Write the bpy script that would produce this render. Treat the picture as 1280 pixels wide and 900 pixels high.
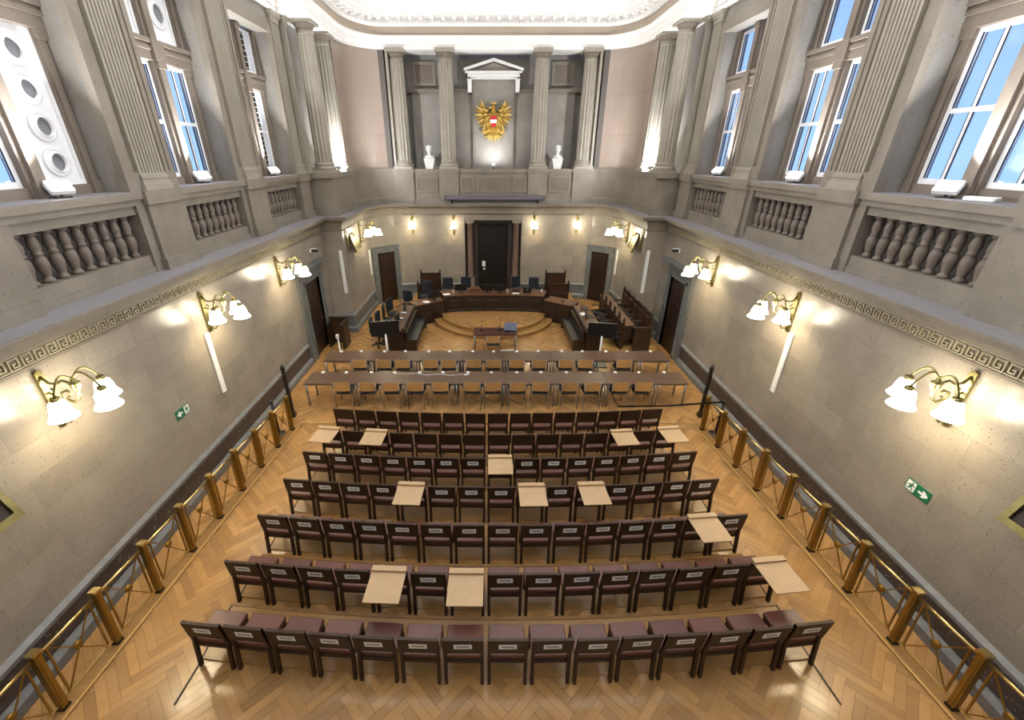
import bpy, bmesh, math, random
from mathutils import Vector, Matrix
random.seed(7)
D = bpy.data
SC = bpy.context.scene
C = SC.collection
PI = math.pi
for o in list(D.objects):
    D.objects.remove(o)

# ------------------------------------------------------------------ camera
F, CX, CAMX, CAMH = 528.0, 610.0, -0.235, 6.4
PITCH = math.atan(258 / 528.0)
cam = D.cameras.new('camera')
cam.sensor_fit = 'HORIZONTAL'; cam.sensor_width = 36.0
cam.lens = 36.0 * F / 1280.0
cam.shift_x = (640 - CX) / 1280.0
cam.clip_start = 0.05; cam.clip_end = 300
camo = D.objects.new('camera', cam); C.objects.link(camo)
camo.location = (CAMX, 0, CAMH)
camo.rotation_euler = (PI / 2 - PITCH, 0, 0)
SC.camera = camo

# ------------------------------------------------------------------ view, world
SC.view_settings.view_transform = 'Standard'
SC.view_settings.look = 'None'
SC.view_settings.exposure = 1.12
SC.view_settings.gamma = 1.0
SC.view_settings.use_curve_mapping = False
W = D.worlds.new('evening_sky'); SC.world = W
W.use_nodes = True
nt = W.node_tree; nt.nodes.clear()
tc = nt.nodes.new('ShaderNodeTexCoord'); sx = nt.nodes.new('ShaderNodeSeparateXYZ')
rp = nt.nodes.new('ShaderNodeValToRGB'); bg = nt.nodes.new('ShaderNodeBackground'); wo = nt.nodes.new('ShaderNodeOutputWorld')
nt.links.new(tc.outputs['Generated'], sx.inputs[0]); nt.links.new(sx.outputs['Z'], rp.inputs[0])
rp.color_ramp.elements[0].position = 0.0; rp.color_ramp.elements[0].color = (0.38, 0.62, 1.0, 1)
rp.color_ramp.elements[1].position = 0.6; rp.color_ramp.elements[1].color = (0.17, 0.29, 0.9, 1)
nt.links.new(rp.outputs[0], bg.inputs[0]); bg.inputs[1].default_value = 0.66
nt.links.new(bg.outputs[0], wo.inputs[0])

FLOOD_W = 190.0       # sill flood lamps
BELL = 13.0            # sconce glass emission
# ------------------------------------------------------------------ materials
def lin(h):
    h = h.lstrip('#'); out = []
    for i in (0, 2, 4):
        c = int(h[i:i + 2], 16) / 255.0
        out.append(c / 12.92 if c <= 0.04045 else ((c + 0.055) / 1.055) ** 2.4)
    return (*out, 1)
M = {}
def mat(name, col, rough=0.5, metal=0.0, col2=None, scale=3.0, amt=0.5, rnd=0.0, bump=0.0, bscale=40.0, spec=0.5,
        stretch=None, detail=4.0, speck=None, speck_scale=60.0, island=False, coat=0.0):
    m = D.materials.new(name); m.use_nodes = True
    n = m.node_tree.nodes; l = m.node_tree.links
    b = n['Principled BSDF']
    b.inputs['Roughness'].default_value = rough; b.inputs['Metallic'].default_value = metal
    b.inputs['Specular IOR Level'].default_value = spec
    b.inputs['Coat Weight'].default_value = coat; b.inputs['Coat Roughness'].default_value = 0.12
    geo = n.new('ShaderNodeNewGeometry')
    cur = None
    rgb = n.new('ShaderNodeRGB'); rgb.outputs[0].default_value = lin(col); cur = rgb.outputs[0]
    pos = geo.outputs['Position']
    if stretch:
        tcn = n.new('ShaderNodeTexCoord')
        mp = n.new('ShaderNodeMapping'); mp.inputs['Scale'].default_value = stretch
        l.new(tcn.outputs['Object'], mp.inputs[0]); pos = mp.outputs[0]
    if col2:
        t = n.new('ShaderNodeTexNoise'); t.inputs['Scale'].default_value = scale; t.inputs['Detail'].default_value = detail
        t.inputs['Roughness'].default_value = 0.6
        l.new(pos, t.inputs['Vector'])
        cr = n.new('ShaderNodeValToRGB'); cr.color_ramp.elements[0].position = 0.5 - amt * 0.5; cr.color_ramp.elements[1].position = 0.5 + amt * 0.5
        l.new(t.outputs['Fac'], cr.inputs[0])
        mx = n.new('ShaderNodeMix'); mx.data_type = 'RGBA'
        l.new(cr.outputs[0], mx.inputs[0]); l.new(cur, mx.inputs[6]); mx.inputs[7].default_value = lin(col2)
        cur = mx.outputs[2]
    if speck:
        t = n.new('ShaderNodeTexNoise'); t.inputs['Scale'].default_value = speck_scale; t.inputs['Detail'].default_value = 2
        l.new(geo.outputs['Position'], t.inputs['Vector'])
        cr = n.new('ShaderNodeValToRGB'); cr.color_ramp.elements[0].position = 0.64; cr.color_ramp.elements[1].position = 0.72
        l.new(t.outputs['Fac'], cr.inputs[0])
        mx = n.new('ShaderNodeMix'); mx.data_type = 'RGBA'
        l.new(cr.outputs[0], mx.inputs[0]); l.new(cur, mx.inputs[6]); mx.inputs[7].default_value = lin(speck)
        cur = mx.outputs[2]
    if rnd:
        oi = n.new('ShaderNodeObjectInfo')
        src = geo.outputs['Random Per Island'] if island else oi.outputs['Random']
        mr = n.new('ShaderNodeMapRange'); mr.inputs['To Min'].default_value = 1 - rnd; mr.inputs['To Max'].default_value = 1 + rnd
        l.new(src, mr.inputs['Value'])
        hs = n.new('ShaderNodeHueSaturation'); l.new(mr.outputs[0], hs.inputs['Value']); l.new(cur, hs.inputs['Color'])
        cur = hs.outputs[0]
    l.new(cur, b.inputs['Base Color'])
    if bump:
        t = n.new('ShaderNodeTexNoise'); t.inputs['Scale'].default_value = bscale; t.inputs['Detail'].default_value = 3
        l.new(geo.outputs['Position'], t.inputs['Vector'])
        bp = n.new('ShaderNodeBump'); bp.inputs['Strength'].default_value = bump; bp.inputs['Distance'].default_value = 0.02
        l.new(t.outputs['Fac'], bp.inputs['Height']); l.new(bp.outputs[0], b.inputs['Normal'])
    M[name] = m
    return m
def emit(name, col, s):
    m = D.materials.new(name); m.use_nodes = True
    b = m.node_tree.nodes['Principled BSDF']
    b.inputs['Base Color'].default_value = lin(col); b.inputs['Emission Color'].default_value = lin(col)
    b.inputs['Emission Strength'].default_value = s
    M[name] = m
mat('stone_lower', '#9A9287', 0.25, col2='#857D72', scale=1.6, amt=0.7, rnd=0.08, bump=0.03, bscale=30, speck='#6A6156', speck_scale=34, spec=0.45)
mat('stone_joint', '#857B6E', 0.8)
mat('stone_upper', '#8E8A83', 0.6, col2='#746F67', scale=1.3, amt=0.5, detail=8.0, bump=0.08, bscale=25, speck='#6E6961', speck_scale=18)
mat('stone_trim', '#898175', 0.5, col2='#71695E', scale=1.6, amt=0.5, detail=8.0, bump=0.06, speck='#6A6258', speck_scale=18)
mat('stone_baluster', '#776C61', 0.55, col2='#665C52', scale=4, amt=0.7)
mat('stone_ledge', '#8A8789', 0.6, col2='#79767A', scale=1.2, amt=0.8)
mat('stone_key', '#A09882', 0.5, col2='#948B74', scale=3)
mat('stone_brown', '#7C7165', 0.65, col2='#675D52', scale=2.0, amt=0.5, detail=8.0, bump=0.06)
mat('stone_pink', '#9C8C7E', 0.2, col2='#8E7E74', scale=1.1, amt=0.9, rnd=0.03)
mat('stone_column', '#9D978B', 0.45, col2='#888174', scale=1.4, amt=0.6, detail=8.0)
mat('stone_door_column', '#7A645A', 0.35, col2='#6B564E', scale=5)
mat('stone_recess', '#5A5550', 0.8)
mat('marble_dark', '#33302F', 0.3, col2='#4A3E3B', scale=2.0, amt=0.5, speck='#8A8682', speck_scale=22)
mat('marble_grey', '#6E716F', 0.35, col2='#52565A', scale=5.0, amt=0.5, speck='#A5A8A6', speck_scale=26)
mat('marble_cap', '#7B7C7A', 0.35, col2='#5E5F60', scale=6.0, amt=0.6)
mat('plaster_white', '#E9E7E4', 0.7, col2='#E2E0DC', scale=2)
mat('frieze', '#B0A292', 0.7, col2='#A39584', scale=1.5)
mat('white_paint', '#E4E4E6', 0.4, col2='#DCDCDF', scale=4)
mat('white_plastic', '#E6E7E8', 0.35, col2='#DFE0E1', scale=5)
mat('bust_white', '#DAD9D6', 0.4, col2='#CFCDC9', scale=8)
mat('oak', '#AC8453', 0.24, col2='#926C3E', scale=3.0, amt=0.8, rnd=0.2, bump=0.015, bscale=60, coat=0.15)
mat('oak_rest', '#AC8453', 0.24, col2='#926C3E', scale=3.0, amt=0.8, rnd=0.2, island=True, bump=0.015, bscale=60, coat=0.15)
mat('oak_joint', '#6B4A26', 0.7)
mat('oak_step', '#A17A48', 0.3, col2='#8A663A', scale=2.0, stretch=(1, 14, 14))
mat('oak_nosing', '#8F6A3A', 0.35, col2='#7A572C', scale=6)
mat('oak_edge', '#C9A262', 0.3, col2='#B78F50', scale=5)
mat('wood_chair', '#3A2718', 0.45, col2='#2C1D11', scale=6, stretch=(3, 3, 1), rnd=0.12, spec=0.3)
mat('leather', '#5F362A', 0.38, col2='#4C2A21', scale=9, amt=0.8, rnd=0.18, bump=0.05, bscale=80)
mat('wood_bench', '#302115', 0.4, col2='#241810', scale=5, stretch=(2, 2, 8))
mat('wood_bench_top', '#694833', 0.3, col2='#573A24', scale=3, stretch=(6, 1, 1))
mat('wood_stall', '#432818', 0.38, col2='#351F13', scale=5)
mat('wood_door', '#2E1E13', 0.4, col2='#231710', scale=4, stretch=(6, 6, 1))
mat('wood_black', '#12100D', 0.4, col2='#1B1713', scale=3)
mat('leather_black', '#1C2022', 0.4, col2='#15181A', scale=8)
mat('fabric_blue', '#1D212D', 0.7, col2='#171A24', scale=20)
mat('fabric_black', '#17171A', 0.75, col2='#1D1D20', scale=20)
mat('plastic_black', '#0D0D0F', 0.35, col2='#131315', scale=10)
mat('screen_black', '#050506', 0.15, col2='#070709', scale=2)
mat('laminate', '#65503F', 0.3, col2='#4C3A2E', scale=3.0, stretch=(1, 16, 16), amt=0.9)
mat('laminate_red', '#54332D', 0.3, col2='#472A25', scale=3.0, stretch=(1, 16, 16), amt=0.9)
mat('ply', '#B8905E', 0.35, col2='#A67E4C', scale=3, stretch=(1, 8, 8), rnd=0.08)
mat('steel', '#A8A9AB', 0.3, 0.9, col2='#9A9B9D', scale=10)
mat('brass', '#9C762C', 0.3, 0.65, col2='#815F20', scale=6, amt=0.7)
mat('brass_bright', '#D6BE84', 0.22, 0.9, col2='#C8AC6C', scale=6)
mat('brass_lamp', '#958C5E', 0.32, 0.9, col2='#7A7148', scale=8)
mat('gilt', '#B78F38', 0.4, 0.5, col2='#8C6A22', scale=14, amt=0.8)
mat('gilt_light', '#D8BA6A', 0.4, 0.45, col2='#B89445', scale=14)
mat('gilt_dark', '#5C4E26', 0.5, 0.4, col2='#4A3E1C', scale=20)
mat('tray', '#B49874', 0.6, col2='#A98C68', scale=8, amt=0.8)
mat('paper', '#F0F1F0', 0.7, col2='#E8E9E8', scale=20)
mat('ink', '#2A2A2C', 0.8, col2='#303032', scale=20)
mat('sign_green', '#0F6B4A', 0.4, col2='#0E6445', scale=20)
mat('shield_red', '#B4232A', 0.45, col2='#A81E25', scale=20)
mat('case_grey', '#6B6570', 0.5, col2='#5F5A64', scale=6)
mat('blue_board', '#4A546B', 0.5, col2='#424B60', scale=6)
mat('dark_metal', '#2A2118', 0.4, 0.5, col2='#352A1E', scale=8)
mat('lattice_dark', '#0B0C10', 0.2, col2='#101218', scale=3)
mat('frost', '#C9CCD8', 0.5, col2='#BFC3D0', scale=3)
mat('tube_grey', '#77787C', 0.6, col2='#6D6E72', scale=4)
emit('bell_glass', '#FFF3D6', BELL)
emit('flood_face', '#FFFFFF', 12.0)
def glass_mat():
    m = D.materials.new('window_glass'); m.use_nodes = True
    n = m.node_tree.nodes; l = m.node_tree.links
    n.remove(n['Principled BSDF'])
    t = n.new('ShaderNodeBsdfTransparent'); t.inputs[0].default_value = (0.95, 0.97, 1, 1)
    g = n.new('ShaderNodeBsdfGlossy'); g.inputs['Roughness'].default_value = 0.05
    x = n.new('ShaderNodeMixShader'); x.inputs[0].default_value = 0.07
    l.new(t.outputs[0], x.inputs[1]); l.new(g.outputs[0], x.inputs[2]); l.new(x.outputs[0], n['Material Output'].inputs[0])
    M['window_glass'] = m
glass_mat()

# ------------------------------------------------------------------ mesh helpers
class MB:
    def __init__(self, sx=1.0):
        self.v = []; self.f = []; self.s = []; self.sx = sx
    def add(self, vs, fs, smooth=False):
        b = len(self.v)
        self.v += [(x * self.sx, y, z) for x, y, z in vs]
        self.f += [[i + b for i in f] for f in fs]
        self.s += [smooth] * len(fs)
        return self
    def box(self, x0, x1, y0, y1, z0, z1):
        vs = [(x, y, z) for z in (z0, z1) for y in (y0, y1) for x in (x0, x1)]
        return self.add(vs, [(0, 2, 3, 1), (4, 5, 7, 6), (0, 1, 5, 4), (2, 6, 7, 3), (0, 4, 6, 2), (1, 3, 7, 5)])
    def tbox(self, c, s, m=None):
        x, y, z = s[0] / 2, s[1] / 2, s[2] / 2
        vs = [Vector((a, b, d)) for d in (-z, z) for b in (-y, y) for a in (-x, x)]
        if m is not None: vs = [m @ v for v in vs]
        vs = [tuple(v + Vector(c)) for v in vs]
        return self.add(vs, [(0, 2, 3, 1), (4, 5, 7, 6), (0, 1, 5, 4), (2, 6, 7, 3), (0, 4, 6, 2), (1, 3, 7, 5)])
    def bar(self, p0, p1, w, h, up=(0, 0, 1)):
        p0, p1 = Vector(p0), Vector(p1); d = (p1 - p0); L = d.length
        if L < 1e-6: return self
        d.normalize(); u = Vector(up)
        s = d.cross(u)
        if s.length < 1e-4: s = d.cross(Vector((0, 1, 0)))
        s.normalize(); u = s.cross(d)
        vs = []
        for p in (p0, p1):
            for a, b in ((-1, -1), (1, -1), (1, 1), (-1, 1)):
                vs.append(tuple(p + s * (a * w / 2) + u * (b * h / 2)))
        return self.add(vs, [(0, 1, 2, 3), (7, 6, 5, 4), (0, 4, 5, 1), (1, 5, 6, 2), (2, 6, 7, 3), (3, 7, 4, 0)])
    def tube(self, pts, r, n=8):
        pts = [Vector(p) for p in pts]; rs = r if isinstance(r, (list, tuple)) else [r] * len(pts)
        vs = []; prev = None
        for i, p in enumerate(pts):
            d = (pts[min(i + 1, len(pts) - 1)] - pts[max(i - 1, 0)]).normalized()
            if prev is None:
                a = Vector((0, 0, 1)) if abs(d.z) < 0.9 else Vector((0, 1, 0))
                u = d.cross(a).normalized()
            else:
                u = (prev - d * prev.dot(d)).normalized()
            prev = u; w = d.cross(u)
            for k in range(n):
                t = 2 * PI * k / n
                vs.append(tuple(p + (u * math.cos(t) + w * math.sin(t)) * rs[i]))
        fs = []
        for i in range(len(pts) - 1):
            for k in range(n):
                a = i * n + k; b = i * n + (k + 1) % n
                fs.append((a, b, b + n, a + n))
        self.add(vs, fs, True)
        self.add([], [])
        m = len(pts)
        base = len(self.v) - n * m
        self.f.append([base + k for k in reversed(range(n))]); self.s.append(False)
        self.f.append([base + (m - 1) * n + k for k in range(n)]); self.s.append(False)
        return self
    def lathe(self, prof, x=0, y=0, z=0, n=16, smooth=True, rf=None, cap=True):
        vs = []
        for r, h in prof:
            for k in range(n):
                t = 2 * PI * k / n
                rr = r * (rf(k) if rf else 1.0)
                vs.append((x + rr * math.cos(t), y + rr * math.sin(t), z + h))
        fs = []
        for i in range(len(prof) - 1):
            for k in range(n):
                a = i * n + k; b = i * n + (k + 1) % n
                fs.append((a, b, b + n, a + n))
        self.add(vs, fs, smooth)
        if cap:
            base = len(self.v) - n * len(prof)
            self.f.append([base + k for k in reversed(range(n))]); self.s.append(False)
            self.f.append([base + (len(prof) - 1) * n + k for k in range(n)]); self.s.append(False)
        return self
    def prism(self, poly, axis, a, b):
        def P(u, v, w):
            return {'x': (w, u, v), 'y': (u, w, v), 'z': (u, v, w)}[axis]
        n = len(poly)
        vs = [P(u, v, a) for u, v in poly] + [P(u, v, b) for u, v in poly]
        fs = [tuple(reversed(range(n))), tuple(range(n, 2 * n))]
        fs += [(i, (i + 1) % n, (i + 1) % n + n, i + n) for i in range(n)]
        return self.add(vs, fs)
    def sweep(self, prof, path, closed_prof=True):
        k = len(prof); vs = []
        for (x, y), (nx, ny) in offsets(path):
            for d, z in prof:
                vs.append((x + nx * d, y + ny * d, z))
        fs = []
        m = k if closed_prof else k - 1
        for i in range(len(path) - 1):
            for j in range(m):
                a = i * k + j; b = i * k + (j + 1) % k
                fs.append((a, b, b + k, a + k))
        if closed_prof:
            fs.append(tuple(range(k))); fs.append(tuple((len(path) - 1) * k + j for j in reversed(range(k))))
        return self.add(vs, fs)
    def build(self, name, material, parent=None, loc=None, rot=None, bevel=0.0):
        me = D.meshes.new(name)
        me.from_pydata(self.v, [], self.f)
        me.polygons.foreach_set('use_smooth', self.s)
        bm = bmesh.new(); bm.from_mesh(me)
        bmesh.ops.recalc_face_normals(bm, faces=bm.faces)
        if bevel:
            bmesh.ops.bevel(bm, geom=[e for e in bm.edges if e.is_manifold and e.calc_face_angle(0) > 0.6], offset=bevel, segments=1, affect='EDGES')
        bm.to_mesh(me); bm.free()
        me.materials.append(M[material])
        return place(me, name, parent, loc, rot)
def place(me, name, parent=None, loc=None, rot=None):
    o = D.objects.new(name, me); C.objects.link(o)
    if parent: o.parent = parent
    if loc: o.location = loc
    if rot: o.rotation_euler = rot
    return o
def offsets(path):
    """mitred unit offsets to the right-hand side of the path direction (the room side)"""
    out = []
    n = len(path)
    for i, (x, y) in enumerate(path):
        ns = []
        for a, b in ((i - 1, i), (i, i + 1)):
            if a < 0 or b >= n: continue
            dx, dy = path[b][0] - path[a][0], path[b][1] - path[a][1]
            L = math.hypot(dx, dy); ns.append((dy / L, -dx / L))
        if len(ns) == 1: m = ns[0]
        else:
            sx_, sy_ = ns[0][0] + ns[1][0], ns[0][1] + ns[1][1]
            q = (sx_ * ns[0][0] + sy_ * ns[0][1]) or 1e-6
            m = (sx_ / q, sy_ / q)
        out.append(((x, y), m))
    return out
def full_path(right):
    """right half (near -> far) mirrored to a left-to-right path with the room on its right"""
    left = [(-x, y) for x, y in right]
    r = list(reversed(right))
    if abs(r[0][0] - left[-1][0]) < 1e-6: r = r[1:]
    return left + r
def side_path(right, s):
    return [(-x, y) for x, y in right] if s < 0 else list(reversed(right))
def thing(name, label, cat, loc=(0, 0, 0), rot=(0, 0, 0), group=None):
    o = D.objects.new(name, None); C.objects.link(o)
    o.empty_display_size = 0.1
    o.location = loc; o.rotation_euler = rot
    return tag(o, label, cat, group)
def tag(o, label, cat, group=None):
    o['label'] = label; o['category'] = cat
    if group: o['group'] = group
    return o
def struct(o, label=None):
    o['kind'] = 'structure'
    if label: o['label'] = label
    return o
def sroot(name, label=None, loc=(0, 0, 0)):
    o = D.objects.new(name, None); C.objects.link(o); o.location = loc
    return struct(o, label)
def dup(root, loc, rot=None, label=None, group=None, parent=None):
    r = root.copy(); C.objects.link(r); r.location = loc
    if rot is not None: r.rotation_euler = rot
    if label: r['label'] = label
    if group: r['group'] = group
    for ch in list(root.children):
        c = ch.copy(); C.objects.link(c); c.parent = r
        for g in list(ch.children):
            d = g.copy(); C.objects.link(d); d.parent = c
    return r
def ellipse(cx, cy, rx, ry, a0, a1, n):
    return [(cx + rx * math.cos(math.radians(a0 + (a1 - a0) * i / n)), cy + ry * math.sin(math.radians(a0 + (a1 - a0) * i / n))) for i in range(n + 1)]

WX = 6.23            # half width of the hall
PY = 15.75           # face of the piers at the mouth of the apse
YB = 20.2            # back wall of the apse
S, Y0 = 0.075, 9.25  # slope and foot of the raked seating floor
def ramp(y): return max(0.0, S * (Y0 - y))
SIDES = ((-1, 'left'), (1, 'right'))

# ------------------------------------------------------------------ floor
def herring(x0, x1, y0, y1, L=0.55, n=5, gap=0.0025):
    w = L / n; out = []
    R = (max(x1 - x0, y1 - y0)) * 1.6
    cx, cy = (x0 + x1) / 2, (y0 + y1) / 2
    c = math.cos(PI / 4)
    def rot(p): return (cx + (p[0] - p[1]) * c, cy + (p[0] + p[1]) * c)
    def clip(poly):
        for ax, val, sg in ((0, x0, 1), (0, x1, -1), (1, y0, 1), (1, y1, -1)):
            res = []
            for i in range(len(poly)):
                a, b = poly[i], poly[(i + 1) % len(poly)]
                da, db = (a[ax] - val) * sg, (b[ax] - val) * sg
                if da >= 0: res.append(a)
                if (da >= 0) != (db >= 0):
                    t = da / (da - db)
                    res.append((a[0] + (b[0] - a[0]) * t, a[1] + (b[1] - a[1]) * t))
            poly = res
            if len(poly) < 3: return None
        return poly
    K = int(R / w) + 2; J = int(R / L) + 2
    for j in range(-J, J):
        for i in range(-K, K):
            ox, oy = i * w - j * L, i * w + j * L
            for q in ((ox, oy, L, w), (ox, oy + w, w, L)):
                m = rot((q[0] + q[2] / 2, q[1] + q[3] / 2))
                if not (x0 - L < m[0] < x1 + L and y0 - L < m[1] < y1 + L): continue
                g = gap / 2
                poly = [rot(p) for p in ((q[0] + g, q[1] + g), (q[0] + q[2] - g, q[1] + g), (q[0] + q[2] - g, q[1] + q[3] - g), (q[0] + g, q[1] + q[3] - g))]
                poly = clip(poly)
                if poly:
                    a = 0.0
                    for k in range(len(poly)):
                        p, r = poly[k], poly[(k + 1) % len(poly)]; a += p[0] * r[1] - r[0] * p[1]
                    if abs(a) > 0.0006: out.append(poly)
    return out
def plank(mb, poly, zf, th=0.012):
    n = len(poly)
    vs = [(x, y, zf(y) - th) for x, y in poly] + [(x, y, zf(y)) for x, y in poly]
    mb.add(vs, [tuple(range(n, 2 * n))] + [(i, (i + 1) % n, (i + 1) % n + n, i + n) for i in range(n)])

floor = struct(MB().box(-8.2, 8.2, -7.2, 21.6, -0.2, -0.012).build('floor', 'oak_joint'))
rest = MB()
flat = lambda y: 0.0
for rect in ((-WX, WX, Y0, YB), (-WX, -5.36, 1.2, Y0), (5.36, WX, 1.2, Y0)):
    for p in herring(*rect): plank(rest, p, flat)
fr = rest.build('parquet', 'oak_rest', floor); fr['kind'] = 'stuff'

rampo = struct(MB().prism([(-3.0, -0.013), (Y0, -0.013), (-3.0, ramp(-3.0) - 0.013)], 'x', -5.36, 5.36).build('floor_ramp', 'oak_joint'))
pl = herring(-5.16, 5.16, 1.0, Y0)
rz = lambda y: ramp(y) + 0.0005
def vis(p):
    x = sum(q[0] for q in p) / len(p); y = sum(q[1] for q in p) / len(p)
    d = math.sqrt((x - CAMX) ** 2 + y * y + (CAMH - ramp(y)) ** 2)
    dep = y * math.cos(PITCH) + (CAMH - ramp(y)) * math.sin(PITCH)
    px = CX + F * (x - CAMX) / dep
    vy = (-y * math.sin(PITCH) + (CAMH - ramp(y)) * math.cos(PITCH)) / dep
    inside = -10 < px < 1290 and 450 + F * vy < 910
    under = abs(x) < 4.0 and y > 2.6
    return (0 if inside and not under else 1, d)
pl.sort(key=vis)
for p in pl[:300]:
    b = MB(); plank(b, p, rz); b.build('plank', 'oak', rampo)
b = MB()
for p in pl[300:]: plank(b, p, rz)
o = b.build('parquet', 'oak_rest', rampo); o['kind'] = 'stuff'
b = MB()
for s in (-1, 1):
    b.prism([(-3, ramp(-3)), (Y0, 0.0), (Y0, 0.02), (-3, ramp(-3) + 0.02)], 'x', s * 5.16, s * 5.36)
b.build('kerb', 'oak_step', rampo)
for s in (-1, 1):
    MB().prism([(-3, ramp(-3) + 0.021), (Y0, 0.021), (Y0, 0.026), (-3, ramp(-3) + 0.026)], 'x', s * 5.13, s * 5.16).build('kerb_strip', 'oak_edge', rampo)
MB().box(-5.3, 5.3, Y0 - 0.02, Y0 + 0.03, 0, 0.006).build('threshold_strip', 'brass_bright', rampo)

ROWS = [8.37, 7.44, 6.58, 5.72, 4.81, 3.9, 2.99]
RAD = 36.0
def rowz(k): return S * (Y0 - (ROWS[k] - 0.03)) + 0.003
for k, yc in enumerate(ROWS):
    z = rowz(k); yn = yc + 0.80; yr = yc + 0.04
    xs = [-3.98 + 7.96 * i / 20 for i in range(21)]
    if k == 0: yn = yc + 0.45
    fr_ = [(x, yn + x * x / (2 * RAD)) for x in xs]; bk = [(x, yr + x * x / (2 * RAD)) for x in xs]
    t = MB().prism(fr_ + bk[::-1], 'z', z - 0.12, z).build('step_tread', 'oak_step', rampo)
    nos = MB().sweep([(0.0, z + 0.001), (0.045, z + 0.001), (0.045, z + 0.012), (0.0, z + 0.012)], fr_)
    nos.build('nosing', 'oak_nosing', t)
    if k == 6:
        for s in (-1, 1):
            MB().prism([(bk[0][1], ramp(bk[0][1]) + 0.001), (2.72, ramp(2.72) + 0.001), (2.72, ramp(2.72) + 0.012), (bk[0][1], ramp(bk[0][1]) + 0.012)], 'x', s * 3.985, s * 3.965).build('edge_strip', 'dark_metal', t)
    if k >= 2:
        for s in (-1, 1):
            MB().prism([(fr_[0][1], z), (bk[0][1], z), (bk[0][1], z + 0.006), (fr_[0][1], z + 0.006)], 'x', s * 3.985, s * 3.965).build('edge_strip', 'dark_metal', t)

# ------------------------------------------------------------------ lower walls
side_r = [(WX, -7.0), (WX, PY)]
apse_r = [(WX, PY), (5.52, PY), (5.52, 18.3), (5.5, 18.8), (5.42, 19.2), (4.52, 20.02), (4.2, 20.14), (3.8, YB), (1.33, YB)]
def walk(path, ds):
    """points at arc lengths ds"""
    acc = [0]
    for a, b in zip(path, path[1:]): acc.append(acc[-1] + math.dist(a, b))
    res = []
    for d in ds:
        d = min(max(d, 0), acc[-1])
        for i in range(len(path) - 1):
            if d <= acc[i + 1] + 1e-9:
                t = (d - acc[i]) / (acc[i + 1] - acc[i]); a, b = path[i], path[i + 1]
                res.append((a[0] + (b[0] - a[0]) * t, a[1] + (b[1] - a[1]) * t)); break
    return res, acc
def blocks(path, zs, length, parent, skip=lambda x, y, z: False):
    _, acc = walk(path, [])
    for c, (z0, z1) in enumerate(zip(zs, zs[1:])):
        cuts = {0.0, acc[-1]}
        for i in range(1, len(acc) - 1): cuts.add(acc[i])
        d = (0.5 if c % 2 else 1.0) * length
        while d < acc[-1] - 0.2:
            if all(abs(d - q) > 0.15 for q in cuts): cuts.add(d)
            d += length
        cs = sorted(cuts)
        for a, b in zip(cs, cs[1:]):
            (p, q), _ = walk(path, [a + 0.001, b - 0.001])
            mid = ((p[0] + q[0]) / 2, (p[1] + q[1]) / 2)
            if skip(mid[0], mid[1], (z0 + z1) / 2): continue
            MB().sweep([(0.0, z0 + 0.001), (0.02, z0 + 0.001), (0.02, z1 - 0.001), (0.0, z1 - 0.001)], [p, q]).build('stone_block', 'stone_lower', parent)
ZS = [0.66 + i * 0.465 for i in range(8)]
for s, nm in SIDES:
    w = struct(MB(s).box(WX + 0.02, 7.9, -7.0, PY, 0, 4.3).build('wall_' + nm, 'stone_joint'))
    pth = [(x + (0.02 if True else 0), y) for x, y in [(WX, 1.0), (WX, PY)]]
    blocks(side_path(pth, s), ZS, 0.93, w, lambda x, y, z: 13.1 < y < 14.6 and z < 2.7)
far = sroot('wall_far')
for s in (-1, 1):
    p = side_path([(x, y) for x, y in apse_r], s)
    po = [((x + nx * -0.5), (y + ny * -0.5)) for (x, y), (nx, ny) in offsets(p)]
    b = MB(); b.sweep([(-0.5, 0), (-0.02, 0), (-0.02, 4.3), (-0.5, 4.3)], p); b.build('masonry', 'stone_joint', far)
    pin = [(x - nx * 0.02, y - ny * 0.02) for (x, y), (nx, ny) in offsets(p)]
    blocks(pin, ZS, 0.8, far)
MB().box(-1.33, 1.33, YB, 20.9, 3.68, 4.3).box(-1.33, 1.33, YB - 0.03, YB + 0.1, 3.66, 3.95).build('lintel', 'stone_trim', far)
MB().box(-1.33, -1.3, YB, 20.9, 0, 3.68).box(1.3, 1.33, YB, 20.9, 0, 3.68).build('recess_side', 'stone_recess', far)
MB().box(-8.2, 8.2, 20.85, 21.0, 0, 4.4).build('recess_back', 'stone_recess', far)
struct(MB().box(-8, 8, -7.2, -7.0, 0, 12.3).build('wall_rear', 'stone_upper'))

# dado: plinth, dark panel and bevelled cap
plinth = [(-0.02, 0), (0.12, 0), (0.12, 0.16), (0.07, 0.22), (-0.02, 0.22)]
panel = [(-0.02, 0.22), (0.03, 0.22), (0.03, 0.62), (-0.02, 0.62)]
cap = [(-0.02, 0.62), (0.06, 0.62), (0.06, 0.68), (0.0, 0.74), (-0.02, 0.74)]
for s, nm in SIDES:
    bb = sroot('baseboard_' + nm)
    segs = [[(WX, -7.0), (WX, 12.83)], [(WX, 14.95), (WX, PY), (5.52, PY), (5.52, 18.3), (5.5, 18.8), (5.44, 19.1)],
            [(4.46, 20.05), (4.2, 20.14), (3.8, YB), (1.36, YB)]]
    for sg in segs:
        p = side_path(sg, s)
        MB().sweep(plinth, p).build('plinth', 'marble_cap', bb)
        MB().sweep(panel, p).build('dado_panel', 'marble_dark' if sg is segs[0] else 'marble_grey', bb)
        MB().sweep(cap, p).build('dado_cap', 'marble_cap', bb)

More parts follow.
